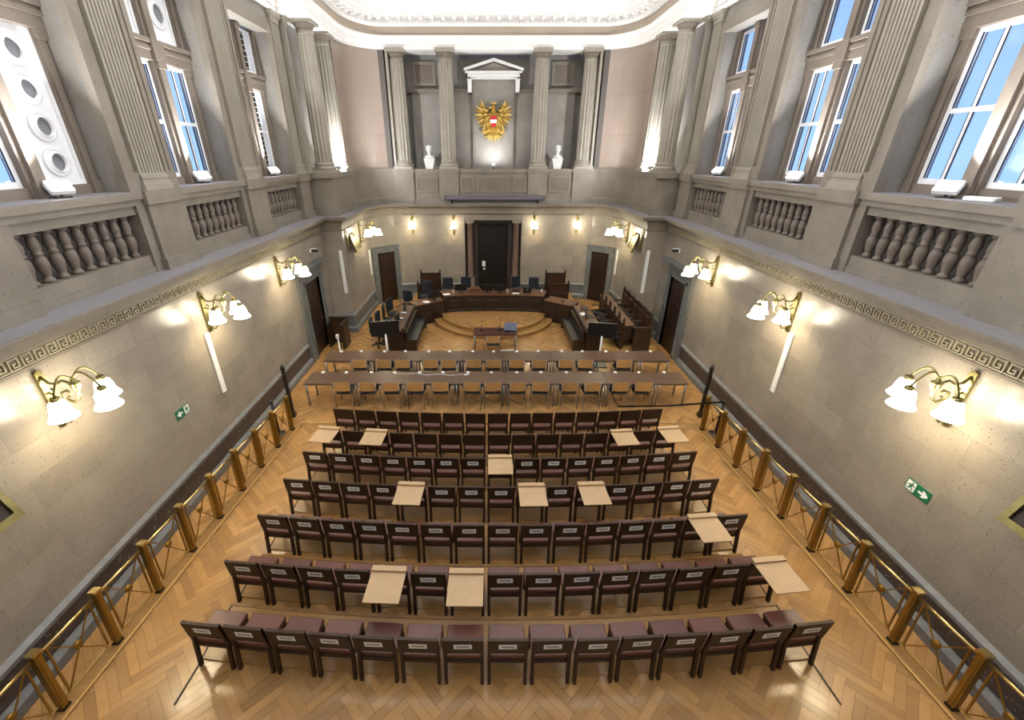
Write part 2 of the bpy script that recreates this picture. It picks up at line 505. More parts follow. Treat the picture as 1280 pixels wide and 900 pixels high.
# cornice with meander band
cor_r = [(WX, -7.0), (WX, PY), (5.52, PY), (5.52, 18.3)] + ellipse(4.2, 18.3, 1.32, 1.9, 6, 90, 12) + [(0, YB)]
corp = full_path(cor_r)
trim = sroot('trim_1')
MB().sweep([(-0.4, 3.88), (0.05, 3.88), (0.05, 3.925), (-0.4, 3.925)], corp).build('lower_fillet', 'stone_brown', trim)
MB().sweep([(-0.4, 3.925), (0.03, 3.925), (0.03, 4.11), (0.07, 4.11), (0.07, 4.13), (0.09, 4.14), (0.09, 4.215), (0.07, 4.22), (0.07, 4.235), (0.13, 4.245), (0.24, 4.275), (0.31, 4.29), (0.31, 4.305), (0.33, 4.31), (0.33, 4.37), (0.36, 4.37), (0.36, 4.40), (-0.4, 4.40)], corp).build('cornice', 'stone_trim', trim)
MB().sweep([(-0.9, 4.395), (0.34, 4.395), (0.34, 4.41), (-0.9, 4.41)], corp).build('ledge', 'stone_ledge', trim)
# one Greek key, raised in relief
def key_mesh():
    b = MB(); t = 0.03; k = 0.16; h = 0.155
    def r(u0, u1, v0, v1): b.box(0, t, u0, u1, v0, v1)
    a = 0.016
    r(0, a, 0, h); r(a, k * 0.82, h - a, h); r(k * 0.82 - a, k * 0.82, a * 2, h - a); r(k * 0.30, k * 0.82 - a, a * 2, a * 3)
    r(k * 0.30, k * 0.30 + a, a * 3, h * 0.62); r(k * 0.30 + a, k * 0.58, h * 0.62 - a, h * 0.62)
    r(a, k, 0, a)
    me = b.build('meander_key', 'stone_key'); m = me.data; D.objects.remove(me); return m
km = key_mesh()
for s, nm in SIDES:
    for i in range(72):
        y = 3.3 + i * 0.17
        if y > PY - 0.3: break
        o = place(km, 'meander_key', trim, (s * (WX - 0.029), y, 3.94))
        o.scale = (-s, 1, 1)

# ------------------------------------------------------------------ upper storey, side walls
BAYS = [-3.77, -0.27, 3.23, 6.73, 10.23, 13.73]
HW = 1.12
PILS = [-5.52, -2.02, 1.48, 4.98, 8.48, 11.98, 15.22]
def fluted_pilaster(s, yc, w, x, z0, z1, parent, n=7):
    prof = [(x + 0.12, -w / 2), (x, -w / 2), (x, -w / 2 + 0.03)]
    g = (w - 0.06) / n
    for i in range(n):
        a = -w / 2 + 0.03 + i * g
        prof += [(x, a + g * 0.22), (x + 0.03, a + g * 0.34), (x + 0.03, a + g * 0.66), (x, a + g * 0.78)]
    prof += [(x, w / 2), (x + 0.12, w / 2)]
    b = MB(s); b.prism([(p, yc + q) for p, q in prof], 'z', z0 + 0.28, z1 - 0.26)
    o = b.build('pilaster', 'stone_column', parent)
    b = MB(s)
    b.box(x - 0.07, x + 0.14, yc - w / 2 - 0.06, yc + w / 2 + 0.06, z0, z0 + 0.1)
    b.box(x - 0.05, x + 0.14, yc - w / 2 - 0.045, yc + w / 2 + 0.045, z0 + 0.1, z0 + 0.16)
    b.box(x - 0.02, x + 0.14, yc - w / 2 - 0.02, yc + w / 2 + 0.02, z0 + 0.16, z0 + 0.2)
    b.box(x - 0.04, x + 0.14, yc - w / 2 - 0.035, yc + w / 2 + 0.035, z0 + 0.2, z0 + 0.25)
    b.box(x - 0.015, x + 0.14, yc - w / 2 - 0.012, yc + w / 2 + 0.012, z0 + 0.25, z0 + 0.285)
    b.build('pilaster_base', 'stone_column', o)
    b = MB(s)
    b.box(x - 0.015, x + 0.14, yc - w / 2 - 0.012, yc + w / 2 + 0.012, z1 - 0.265, z1 - 0.15)
    b.box(x - 0.05, x + 0.14, yc - w / 2 - 0.04, yc + w / 2 + 0.04, z1 - 0.15, z1 - 0.09)
    b.box(x - 0.08, x + 0.14, yc - w / 2 - 0.07, yc + w / 2 + 0.07, z1 - 0.09, z1)
    b.build('pilaster_capital', 'stone_column', o)
    return o
ZW = 5.8
BLAB = {(-1, 0): 'with four round vents', (-1, 1): 'topped by single round vents', (-1, 2): 'with leaded lattice panes', (1, 0): 'beside the flat white box', (1, 1): 'with blue panes between two blue windows', (1, 2): 'with blue panes next to paired columns'}
bal_mesh = None
wn = 0
def framed_light(s, u0, u1, z0, z1, yc, cols, bars, kind, root):
    """a white window frame with panes, oculus panel or lattice between u0..u1 (along the wall) and z0..z1"""
    X0, X1 = 6.95, 7.0; t = 0.065
    y0, y1 = yc + u0, yc + u1
    b = MB(s)
    b.box(X0, X1, y0, y0 + t, z0, z1).box(X0, X1, y1 - t, y1, z0, z1).box(X0, X1, y0 + t, y1 - t, z0, z0 + t * 1.3).box(X0, X1, y0 + t, y1 - t, z1 - t, z1)
    f = b.build('window_frame', 'white_paint', root)
    yi0, yi1, zi0, zi1 = y0 + t, y1 - t, z0 + t * 1.3, z1 - t
    if kind.startswith('oculus'):
        n = int(kind[-1])
        MB(s).box(6.97, 7.0, yi0, yi1, zi0, zi1).build('blind_panel', 'white_paint', root)
        for i in range(n):
            zc = zi0 + (zi1 - zi0) * (i + 0.5) / n
            ym = (yi0 + yi1) / 2; R = min((yi1 - yi0) * 0.40, (zi1 - zi0) / n * 0.42)
            def ring(prof, nme, mt, par):
                bb = MB(s); vs = []; nn = 24
                for r, x in prof:
                    for k in range(nn):
                        a = 2 * PI * k / nn; vs.append((x, ym + r * math.cos(a), zc + r * math.sin(a)))
                fs = []
                for q in range(len(prof) - 1):
                    for k in range(nn):
                        e = q * nn + k; g = q * nn + (k + 1) % nn; fs.append((e, g, g + nn, e + nn))
                bb.add(vs, fs, True)
                return bb.build(nme, mt, par)
            oc = ring([(R, 6.97), (R, 6.94), (R * 0.86, 6.94), (R * 0.82, 6.955), (R * 0.66, 6.90), (R * 0.62, 6.90), (R * 0.6, 6.95)], 'vent_funnel', 'white_paint', root)
            ring([(R * 0.6, 6.95), (R * 0.58, 6.965), (0.001, 6.966)], 'vent_tube', 'tube_grey', oc)
        return
    vb = []; ycs = [yi0]
    for c in range(1, cols):
        ym = yi0 + (yi1 - yi0) * (0.62 if kind == 'lattice' else c / cols)
        MB(s).box(X0 + 0.01, X1 - 0.01, ym - 0.027, ym + 0.027, zi0, zi1).build('glazing_bar', 'white_paint', f)
        ycs += [ym - 0.027, ym + 0.027]
    ycs.append(yi1)
    zcs = [zi0]
    for z in bars:
        MB(s).box(X0 + 0.005, X1 - 0.005, yi0, yi1, z - 0.035, z + 0.035).build('glazing_bar', 'white_paint', f)
        zcs += [z - 0.035, z + 0.035]
    zcs.append(zi1)
    for i in range(0, len(ycs), 2):
        for j in range(0, len(zcs), 2):
            mt = 'window_glass'
            if kind == 'lattice': mt = 'lattice_dark' if i == 0 else 'frost'
            MB(s).box(6.975, 6.985, ycs[i], ycs[i + 1], zcs[j], zcs[j + 1]).build('pane', mt, root)
            MB(s).box(6.955, 6.975, ycs[i], ycs[i] + 0.007, zcs[j], zcs[j + 1]).box(6.955, 6.975, ycs[i + 1] - 0.007, ycs[i + 1], zcs[j], zcs[j + 1]).build('gasket', 'plastic_black' if kind != 'lattice' else 'white_paint', f)
            if kind == 'lattice' and i == 0:
                lb = MB(s); z = zcs[j] + 0.06
                while z < zcs[j + 1]:
                    lb.box(6.965, 6.975, ycs[i], ycs[i + 1], z - 0.006, z + 0.006); z += 0.13
                lb.box(6.965, 6.975, (ycs[i] + ycs[i + 1]) / 2 - 0.006, (ycs[i] + ycs[i + 1]) / 2 + 0.006, zcs[j], zcs[j + 1])
                lb.build('lattice', 'white_paint', f)
KIND = {(-1, 0): ('glass', 'oculus4', 'oculus1', 'oculus1'), (-1, 1): ('glass', 'glass', 'oculus1', 'oculus1'), (-1, 2): ('lattice', 'lattice', 'lattice', 'lattice')}
for s, nm in SIDES:
    up = MB(s)
    edges = [-7.0]
    for c in BAYS: edges += [c - HW, c + HW]
    edges.append(18.2)
    for i in range(0, len(edges), 2):
        up.box(6.5, 7.1, edges[i], min(edges[i + 1], 15.8), 4.4, 10.2)
    up.box(6.55, 7.1, 15.8, 18.3, 4.4, 10.2)
    up.box(5.95, 7.1, 18.3, 18.75, 4.4, 10.2)
    for c in BAYS:
        up.box(6.5, 7.1, c - HW, c + HW, 9.5, 10.2)
    wall = struct(up.build('wall_upper_' + nm, 'stone_upper'))
    # bays
    for bi, c in enumerate(BAYS):
        bi -= 3
        # moulded architrave round the opening
        b = MB(s)
        for st, (wi, wd, x) in enumerate(((0.20, 0.30, 6.47), (0.10, 0.20, 6.445), (-0.012, 0.10, 6.42))):
            for q in (-1, 1):
                y0, y1 = sorted((c + q * (HW + wi), c + q * (HW + wd)))
                b.box(x, 6.56, y0, y1, ZW + 0.3, 9.5 + wi)
            b.box(x, 6.56, c - HW - wd, c + HW + wd, 9.5 + wi, 9.5 + wd)
        for q in (-1, 1):
            y0, y1 = sorted((c + q * (HW - 0.02), c + q * (HW + 0.32)))
            b.box(6.41, 6.6, y0, y1, ZW, ZW + 0.3)
        b.build('architrave', 'stone_trim', wall)
        # window
        wn += 1
        wd = sroot('window_%d' % wn)
        b = MB(s)
        b.box(6.86, 7.09, c - 0.145, c + 0.145, ZW, 9.49).box(6.80, 6.87, c - 0.085, c + 0.085, ZW + 0.22, 9.4).box(6.77, 6.87, c - 0.12, c + 0.12, ZW, ZW + 0.22)
        b.box(6.77, 6.87, c - 0.12, c + 0.12, 7.93, 8.05).box(6.77, 6.87, c - 0.12, c + 0.12, 9.38, 9.48)
        b.build('mullion', 'stone_brown', wd)
        for q in (-1, 1):
            b = MB(s)
            y0, y1 = sorted((c + q * 0.93, c + q * HW)); ym = (y0 + y1) / 2
            b.box(6.92, 7.09, y0, y1, ZW, 9.49).box(6.88, 6.93, ym - 0.06, ym + 0.06, ZW + 0.2, 9.4).box(6.86, 6.93, ym - 0.085, ym + 0.085, ZW, ZW + 0.2)
            b.box(6.85, 6.93, ym - 0.088, ym + 0.088, 7.93, 8.05).box(6.85, 6.93, ym - 0.088, ym + 0.088, 9.38, 9.48)
            b.build('jamb_colonnette', 'stone_brown', wd)
        b = MB(s)
        b.box(6.84, 7.08, c - HW, c + HW, 8.05, 8.42).box(6.78, 6.85, c - HW, c + HW, 8.34, 8.415).box(6.81, 6.85, c - HW, c + HW, 8.22, 8.28).box(6.76, 6.85, c - 0.16, c + 0.16, 8.06, 8.41)
        b.build('transom', 'stone_brown', wd)
        MB(s).box(6.9, 7.07, c - HW, c + HW, ZW, 5.95).build('window_sill', 'stone_brown', wd)
        k = KIND.get((s, bi), ('glass',) * 4)
        framed_light(s, -0.93, -0.15, 5.95, 8.05, c, 2, [6.99], k[0], wd)
        framed_light(s, 0.15, 0.93, 5.95, 8.05, c, 2, [6.99], k[1], wd)
        framed_light(s, -0.93, -0.15, 8.42, 9.45, c, 2 if k[2] == 'lattice' else 1, [], k[2], wd)
        framed_light(s, 0.15, 0.93, 8.42, 9.45, c, 2 if k[3] == 'lattice' else 1, [], k[3], wd)
        # balustrade
        bt = thing('balustrade', 'stone balustrade below the window ' + BLAB.get((s, bi), 'behind the seating rows, added for light'), 'balustrade', (0, 0, 0), group='gallery balustrades')
        MB(s).box(6.45, 6.8, c - 1.1, c + 1.1, 4.41, 4.72).box(6.42, 6.8, c - 1.1, c + 1.1, 4.41, 4.52).build('plinth', 'stone_trim', bt)
        MB(s).box(6.45, 6.8, c - 1.1, c + 1.1, 5.43, 5.6).build('top_rail', 'stone_trim', bt)
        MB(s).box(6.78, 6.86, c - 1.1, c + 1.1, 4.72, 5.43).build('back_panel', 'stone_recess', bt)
        if bal_mesh is None:
            pr = [(0.075, 0), (0.075, 0.05), (0.05, 0.06), (0.055, 0.1), (0.08, 0.2), (0.088, 0.27), (0.075, 0.34), (0.052, 0.38), (0.066, 0.39), (0.066, 0.42), (0.052, 0.43), (0.07, 0.48), (0.074, 0.54), (0.058, 0.62), (0.048, 0.645), (0.075, 0.655), (0.075, 0.71)]
            bo = MB().lathe(pr, n=12).build('baluster', 'stone_baluster'); bal_mesh = bo.data; D.objects.remove(bo)
        for i in range(9):
            place(bal_mesh, 'baluster', bt, (s * 6.6, c + (i - 4) * 0.238, 4.72))
    # parapet piers, sill slab, pilasters
    b = MB(s)
    ed = [-7.0] + [v for c in BAYS for v in (c - 1.1, c + 1.1)] + [15.75]
    for i in range(0, len(ed), 2):
        b.box(6.40, 6.9, ed[i], ed[i + 1], 4.41, 5.6)
    b.box(6.8, 6.95, -7, 15.75, 4.41, 5.6)
    b.build('parapet', 'stone_trim', wall)
    b = MB(s); b.box(6.34, 6.99, -7.0, 15.72, 5.68, ZW - 0.008).box(6.385, 6.98, -7.0, 15.72, 5.58, 5.68); b.build('sill', 'stone_trim', wall)
    MB(s).box(6.345, 7.0, -7.0, 15.71, ZW - 0.008, ZW).build('sill_top', 'stone_ledge', wall)
    for y in PILS:
        w = 0.62 if y < 15 else 0.5
        b = MB(s)
        b.box(6.33, 6.6, y - w / 2 - 0.15, y + w / 2 + 0.15, 4.41, 5.6).box(6.28, 6.6, y - w / 2 - 0.19, y + w / 2 + 0.19, 4.41, 4.62).box(6.28, 6.6, y - w / 2 - 0.18, y + w / 2 + 0.18, 5.58, ZW + 0.005)
        b.build('pedestal', 'stone_trim', wall)
        fluted_pilaster(s, y, w, 6.4, ZW, 10.05, wall)

# ------------------------------------------------------------------ upper storey, apse
def column(x, y, z0, z1, r, name, label, group, spin=0.0):
    t = thing(name, label, 'column', (x, y, z0), (0, 0, spin), group)
    h = z1 - z0
    b = MB(); b.box(-r * 1.28, r * 1.28, -r * 1.28, r * 1.28, 0, 0.1); b.build('plinth', 'stone_column', t)
    MB().lathe([(r * 1.25, 0.1), (r * 1.3, 0.14), (r * 1.25, 0.19), (r * 1.08, 0.2), (r * 1.08, 0.23), (r * 1.18, 0.25), (r * 1.16, 0.29), (r * 1.03, 0.3), (r * 1.0, 0.33)], n=28).build('base', 'stone_column', t)
    nf = 14
    def rf(k): return (1.0, 1.0, 0.9, 0.87, 0.9)[k % 5]
    MB().lathe([(r, 0.32), (r, 0.4), (r * 0.99, h * 0.4), (r * 0.86, h - 0.42)], n=nf * 5, smooth=False, rf=rf).build('shaft', 'stone_column', t)
    MB().lathe([(r * 0.86, h - 0.42), (r * 0.9, h - 0.4), (r * 0.86, h - 0.38), (r * 0.86, h - 0.26)], n=28).build('necking', 'stone_column', t)
    MB().lathe([(r * 0.86, h - 0.26), (r * 1.08, h - 0.15), (r * 1.08, h - 0.13)], n=40, rf=lambda k: 1.0 if k % 2 else 0.94, smooth=False).build('echinus', 'stone_brown', t)
    MB().box(-r * 1.2, r * 1.2, -r * 1.2, r * 1.2, h - 0.13, h).build('abacus', 'stone_column', t)
    return t
for i, x in enumerate((-3.92, -1.95, 1.95, 3.92)):
    column(x, 20.5, ZW, 10.12, 0.315, 'fluted_column', (('tall fluted column beside the golden eagle niche, %s side' if abs(x) < 3 else 'tall fluted column between bust and curved wall, %s side') % ('office-chair' if x < 0 else 'jury')), 'columns on the apse gallery')
for s, nm in SIDES:
    for y in (16.25, 17.75):
        column(s * 5.93, y, ZW, 10.12, 0.29, 'fluted_column', 'fluted column of the %s-side pair, %s the curved wall' % ('office-chair' if s < 0 else 'jury', 'farther from' if y < 17 else 'next to'), 'paired columns')
    pw = sroot('wall_apse_' + nm)
    # pedestal of the pair
    MB(s).box(5.6, 6.6, 15.85, 18.15, 4.41, 5.66).box(5.54, 6.6, 15.8, 18.2, 4.41, 4.6).build('pedestal', 'stone_trim', pw)
    MB(s).box(5.52, 6.7, 15.72, 18.22, 5.64, ZW).build('coping', 'stone_trim', pw)
    MB(s).box(5.78, 5.9, 18.2, 18.5, 4.41, 10.05).build('pilaster_strip', 'stone_brown', pw)
    cur = ellipse(4.25, 18.2, 1.52, 2.05, 4, 90, 14)
    p = side_path([(5.77, 18.2)] + cur, s)
    zc = [5.86, 7.1, 8.5, 10.08]
    for a, bq in zip(zc, zc[1:]):
        MB().sweep([(-0.4, a + 0.002), (0.0, a + 0.002), (0.0, bq - 0.002), (-0.4, bq - 0.002)], p).build('stone_panel', 'stone_pink', pw)
    MB().sweep([(-0.4, 4.41), (0.05, 4.41), (0.05, 5.7), (-0.4, 5.7)], p).build('parapet', 'stone_trim', pw)
    MB().sweep([(-0.4, 4.41), (0.1, 4.41), (0.1, 4.6), (0.05, 4.66), (-0.4, 4.66)], p).build('parapet_foot', 'stone_trim', pw)
    MB().sweep([(-0.4, 5.7), (0.1, 5.7), (0.1, 5.8), (0.02, 5.86), (-0.4, 5.86)], p).build('coping', 'stone_trim', pw)
    fluted_pilaster(s, 15.72, 0.12, 6.3, ZW, 10.05, pw, 1)
    MB(s).box(4.2, 4.36, 20.2, 20.62, ZW, 10.08).build('end_pilaster', 'stone_column', pw)
gal = sroot('wall_gallery')
b = MB(); b.box(-4.4, 4.4, YB + 0.06, 20.95, 4.41, 5.66); b.build('parapet', 'stone_trim', gal)
MB().box(-4.4, 4.4, YB - 0.02, 21.4, 5.66, ZW).build('coping', 'stone_trim', gal)
MB().box(-4.4, 4.4, YB + 0.0, 20.3, 4.41, 4.6).build('parapet_foot', 'stone_trim', gal)
for x in (-3.92, -1.95, 1.95, 3.92):
    MB().box(x - 0.42, x + 0.42, YB - 0.04, 20.4, 4.41, 5.66).box(x - 0.46, x + 0.46, YB - 0.08, 20.4, 5.66, ZW + 0.004).build('pedestal', 'stone_trim', gal)
def framed_panel(x0, x1, y, z0, z1, parent, mt='stone_trim', mi='stone_brown', w=0.07):
    o = MB().box(x0, x1, y, y + 0.02, z0, z1).build('panel', mi, parent)
    MB().box(x0, x1, y - 0.03, y + 0.02, z0, z0 + w).box(x0, x1, y - 0.03, y + 0.02, z1 - w, z1).box(x0, x0 + w, y - 0.03, y + 0.02, z0 + w, z1 - w).box(x1 - w, x1, y - 0.03, y + 0.02, z0 + w, z1 - w).build('panel_frame', mt, o)
for x0, x1 in ((-3.4, -2.45), (2.45, 3.4), (-1.45, -0.85), (-0.7, 0.7), (0.85, 1.45)):
    framed_panel(x0, x1, YB + 0.04, 4.85, 5.5, gal)
MB().box(-4.5, 4.5, 21.35, 21.7, ZW, 10.2).build('back_wall', 'stone_upper', gal)
MB().box(-1.75, 1.75, 21.15, 21.36, ZW, 8.72).box(-0.9, 0.9, 21.05, 21.36, ZW, 9.3).build('niche_wall', 'stone_upper', gal)
for s in (-1, 1):
    MB(s).box(2.3, 3.5, 21.2, 21.36, ZW, 8.72).build('pier_panel', 'stone_upper', gal)
    MB(s).box(4.3, 4.6, 20.2, 21.7, ZW, 10.2).build('side_wall', 'stone_recess', gal)
    MB(s).box(1.05, 4.4, 21.1, 21.36, 8.72, 8.82).box(1.05, 4.4, 21.05, 21.36, 8.78, 8.84).build('string_course', 'stone_trim', gal)
    framed_panel(*sorted((s * 2.45, s * 3.4)), 21.3, 8.98, 9.85, gal, w=0.12)
# pedimented frame round the emblem
pd = thing('pediment', 'pale stone pediment above the golden eagle between two columns', 'pediment', (0, 20.93, 9.2))
pd.scale = (0.9, 1, 0.88)
MB().box(-1.2, 1.2, -0.12, 0.12, 0.05, 0.2).box(-1.3, 1.3, -0.2, 0.12, 0.2, 0.28).box(-1.1, 1.1, -0.06, 0.12, -0.02, 0.05).build('entablature', 'bust_white', pd)
MB().prism([(-1.1, 0.28), (1.1, 0.28), (0, 0.62)], 'y', -0.06, 0.12).build('tympanum', 'stone_trim', pd)
for s in (-1, 1):
    MB(s).prism([(1.36, 0.28), (1.36, 0.38), (0, 0.78), (0, 0.66)], 'y', -0.22, 0.12).build('raking_cornice', 'bust_white', pd)
    MB(s).box(1.02, 1.2, -0.12, 0.1, -0.55, -0.02).box(1.0, 1.22, -0.16, 0.1, -0.08, -0.02).build('bracket', 'bust_white', pd)

# upper entablature, frieze and cornice
ent_r = [(6.42, -7.0), (6.42, 15.5), (5.55, 15.5), (5.55, 18.2)] + ellipse(4.25, 18.2, 1.3, 2.0, 6, 90, 12) + [(0, YB)]
entp = full_path(ent_r)
t2 = sroot('trim_2')
MB().sweep([(-1.0, 10.06), (0.0, 10.06), (0.0, 10.22), (0.03, 10.22), (0.03, 10.38), (0.08, 10.42), (0.08, 10.5), (-1.0, 10.5)], entp).build('architrave', 'plaster_white', t2)
MB().sweep([(-1.0, 10.5), (0.0, 10.5), (0.0, 10.78), (-1.0, 10.78)], entp).build('frieze', 'frieze', t2)
MB().sweep([(-1.0, 10.78), (0.05, 10.78), (0.09, 10.86), (0.09, 11.02), (0.4, 11.05), (0.4, 11.16), (0.48, 11.24), (0.48, 11.3), (0.55, 11.32), (0.7, 11.5), (1.0, 11.75), (1.0, 11.85), (1.3, 12.1), (1.3, 12.4), (-1.0, 12.4)], entp).build('cornice', 'plaster_white', t2)
dn = MB(); mo = None
acc = walk(entp, [])[1][-1]
L0 = walk(entp, [])[1]
d = 18.0
while d < acc - 18.0:
    (p, q), _ = walk(entp, [d, d + 0.01])
    ang = math.atan2(q[1] - p[1], q[0] - p[0])
    nx, ny = math.sin(ang), -math.cos(ang)
    if mo is None:
        mob = MB().box(-0.07, 0.07, -0.26, 0.0, 0, 0.1).build('modillion', 'plaster_white'); mo = mob.data; D.objects.remove(mob)
    place(mo, 'modillion', t2, (p[0] + nx * 0.09, p[1] + ny * 0.09, 10.945), (0, 0, ang))
    for k in range(3):
        (pp,), _ = walk(entp, [d + k * 0.14])
        c_, s_ = math.cos(ang), math.sin(ang)
        dn.tbox((pp[0] + nx * 0.12, pp[1] + ny * 0.12, 10.9), (0.075, 0.08, 0.07), Matrix.Rotation(ang, 3, 'Z'))
    d += 0.42
o = dn.build('dentils', 'plaster_white', t2); o['kind'] = 'stuff'
struct(MB().box(-8, 8, -7.2, 22, 12.2, 12.4).build('ceiling', 'plaster_white'))

# ------------------------------------------------------------------ doors
dnum = 0
def panelled_door(root, w, h, y=0.0):
    lf = MB().box(-w / 2, w / 2, y, y + 0.05, 0, h).build('leaf', 'wood_door', root)
    for z0, z1 in ((0.15, h * 0.3), (h * 0.36, h * 0.68), (h * 0.74, h - 0.15)):
        MB().box(-w / 2 + 0.14, w / 2 - 0.14, y - 0.02, y + 0.01, z0, z1).build('door_panel', 'wood_door', lf)
    MB().lathe([(0.028, 0), (0.028, 0.012), (0.012, 0.02), (0.012, 0.05), (0.02, 0.055)], n=10).build('handle', 'brass_bright', lf, (w / 2 - 0.1, y, h * 0.42), (PI / 2, 0, 0))
def side_door(s):
    global dnum
    dnum += 1
    r = sroot('door_%d' % dnum, loc=(s * (WX - 0.0), 13.85, 0))
    r.rotation_euler = (0, 0, PI / 2 if s < 0 else -PI / 2)
    b = MB(); b.box(-0.95, -0.6, -0.1, 0.05, 0, 2.95).box(0.6, 0.95, -0.1, 0.05, 0, 2.95).box(-0.6, 0.6, -0.1, 0.05, 2.6, 2.95)
    b.box(-0.68, -0.6, -0.13, 0.0, 0, 2.68).box(0.6, 0.68, -0.13, 0, 0, 2.68).box(-0.68, 0.68, -0.13, 0.0, 2.6, 2.68)
    b.build('door_frame', 'marble_grey', r)
    MB().box(-1.05, 1.05, -0.2, 0.05, 2.95, 3.02).box(-1.15, 1.15, -0.28, 0.05, 3.02, 3.1).build('hood', 'marble_grey', r)
    panelled_door(r, 1.2, 2.6, -0.03)
    return r
side_door(-1); side_door(1)
for s in (-1, 1):
    dnum += 1
    mx_, my_ = s * 4.97, 19.61
    ang = math.atan2(20.02 - 19.2, 5.42 - 4.52)
    r = sroot('door_%d' % dnum, loc=(mx_, my_, 0))
    r.rotation_euler = (0, 0, ang if s < 0 else -ang)
    b = MB(); b.box(-0.68, -0.44, -0.1, 0.05, 0, 2.6).box(0.44, 0.68, -0.1, 0.05, 0, 2.6).box(-0.44, 0.44, -0.1, 0.05, 2.33, 2.6).box(-0.72, 0.72, -0.12, 0.05, 2.52, 2.6)
    b.build('door_frame', 'marble_grey', r)
    panelled_door(r, 0.88, 2.33, -0.03)
# central double door in its recess, with two stone columns
dnum += 1
r = sroot('door_%d' % dnum, loc=(0, 20.72, 0))
for s in (-1, 1):
    lf = MB(s).box(0.01, 0.72, 0, 0.06, 0, 3.45).build('leaf', 'wood_black', r)
    for z0, z1 in ((0.2, 1.0), (1.15, 2.2), (2.35, 3.3)):
        MB(s).box(0.12, 0.62, -0.02, 0.01, z0, z1).build('door_panel', 'wood_black', lf)
MB().box(-0.92, -0.72, -0.1, 0.1, 0, 3.68).box(0.72, 0.92, -0.1, 0.1, 0, 3.68).box(-0.72, 0.72, -0.1, 0.1, 3.45, 3.68).build('door_frame', 'marble_dark', r)
MB().box(-1.33, 1.33, 0.06, 0.12, 0, 3.68).build('reveal', 'wood_black', r)
MB().box(-0.52, -0.36, -0.035, -0.025, 1.42, 1.68).build('notice_sheet', 'paper', r)
MB().lathe([(0.05, 0), (0.05, 0.03)], n=14).build('door_plate', 'paper', r, (-0.42, -0.02, 1.3), (PI / 2, 0, 0))
for x in (-1.1, 1.1):
    t = thing('door_column', 'reddish stone column flanking the black double door, %s side' % ('office-chair' if x < 0 else 'jury'), 'column', (x, 20.42, 0), group='door columns')
    MB().box(-0.2, 0.2, -0.2, 0.2, 0, 0.95).build('pedestal', 'stone_trim', t)
    MB().lathe([(0.2, 0.95), (0.21, 1.0), (0.17, 1.06), (0.165, 1.1), (0.155, 2.2), (0.14, 3.42), (0.16, 3.44)], n=24).build('shaft', 'stone_door_column', t)
    MB().lathe([(0.15, 3.44), (0.2, 3.52), (0.2, 3.54)], n=24).box(-0.22, 0.22, -0.2, 0.2, 3.54, 3.66).build('capital', 'stone_trim', t)

# ------------------------------------------------------------------ lamps
def bell_mb(b, x, y, z, r=0.16, h=0.26):
    b.lathe([(r * 0.3, 0), (r * 0.55, -h * 0.12), (r * 0.68, -h * 0.4), (r * 0.74, -h * 0.7), (r * 1.0, -h * 0.97), (r * 1.02, -h), (r * 0.96, -h * 0.96), (r * 0.66, -h * 0.65), (r * 0.3, -h * 0.1)], x, y, z, n=20, cap=False)
def arc(p0, p1, hgt, n=8):
    p0, p1 = Vector(p0), Vector(p1)
    return [tuple(p0.lerp(p1, t / n) + Vector((0, 0, math.sin(PI * t / n) * hgt))) for t in range(n + 1)]
def sconce3(loc, rotz, label, sgn=1.0, k=1.0):
    """local +y leaves the wall; bells hang round a cup"""
    t = thing('wall_sconce', label, 'wall lamp', loc, (0, 0, rotz), 'wall sconces')
    b = MB(); b.prism([(-0.05, -0.42), (0.0, -0.45), (0.05, -0.42), (0.05, 0.4), (0.0, 0.43), (-0.05, 0.4)], 'y', 0.0, 0.035); b.build('back_plate', 'brass_lamp', t)
    cup = Vector((0, 0.45, 0.20))
    b = MB()
    b.tube([(0, 0.03, -0.33), (0, 0.14, -0.38), (0, 0.2, -0.3), (0, 0.14, -0.22), (0, 0.06, -0.26)], 0.016)
    b.tube([(0, 0.03, 0.34), (0, 0.1, 0.24), (0, 0.2, 0.23), (0, 0.3, 0.28), (0, 0.4, 0.24), (0, 0.45, 0.14), (0, 0.43, 0.02), (0, 0.33, -0.05), (0, 0.22, 0.0), (0, 0.22, 0.1), (0, 0.3, 0.13), (0, 0.34, 0.07), (0, 0.29, 0.03)], 0.018)
    b.tube([(0, 0.02, 0.1), (0, 0.1, 0.06), (0, 0.14, 0.12), (0, 0.09, 0.16)], 0.014)
    b.build('scroll_arm', 'brass_lamp', t)
    MB().lathe([(0.0, -0.1), (0.03, -0.06), (0.06, 0.0), (0.05, 0.03), (0.07, 0.05), (0.03, 0.08), (0.02, 0.14)], *cup, n=12).build('cup', 'brass_lamp', t)
    for (dx, dy) in ((-0.28 * sgn, -0.04), (0.02 * sgn, 0.31), (0.32 * sgn, 0.05)):
        e = cup + Vector((dx, dy, -0.02))
        ar = MB().tube(arc(cup + Vector((0, 0, 0.1)), e, 0.16, 10), 0.015).build('arm', 'brass_lamp', t)
        MB().lathe([(0.05, 0.0), (0.06, -0.04), (0.05, -0.05)], *e, n=12).build('holder', 'brass_lamp', ar)
        g = MB(); bell_mb(g, e.x, e.y, e.z - 0.04); g.build('glass_bell', 'bell_glass', ar)
    return t
SG = {-1: 'left-arrow', 1: 'right-arrow'}; AP = {-1: 'office-chair', 1: 'jury'}
WORDS = {4.94: 'near the tilted gilt frame', 8.45: 'above the white strip panel', 11.88: 'beside the door hood'}
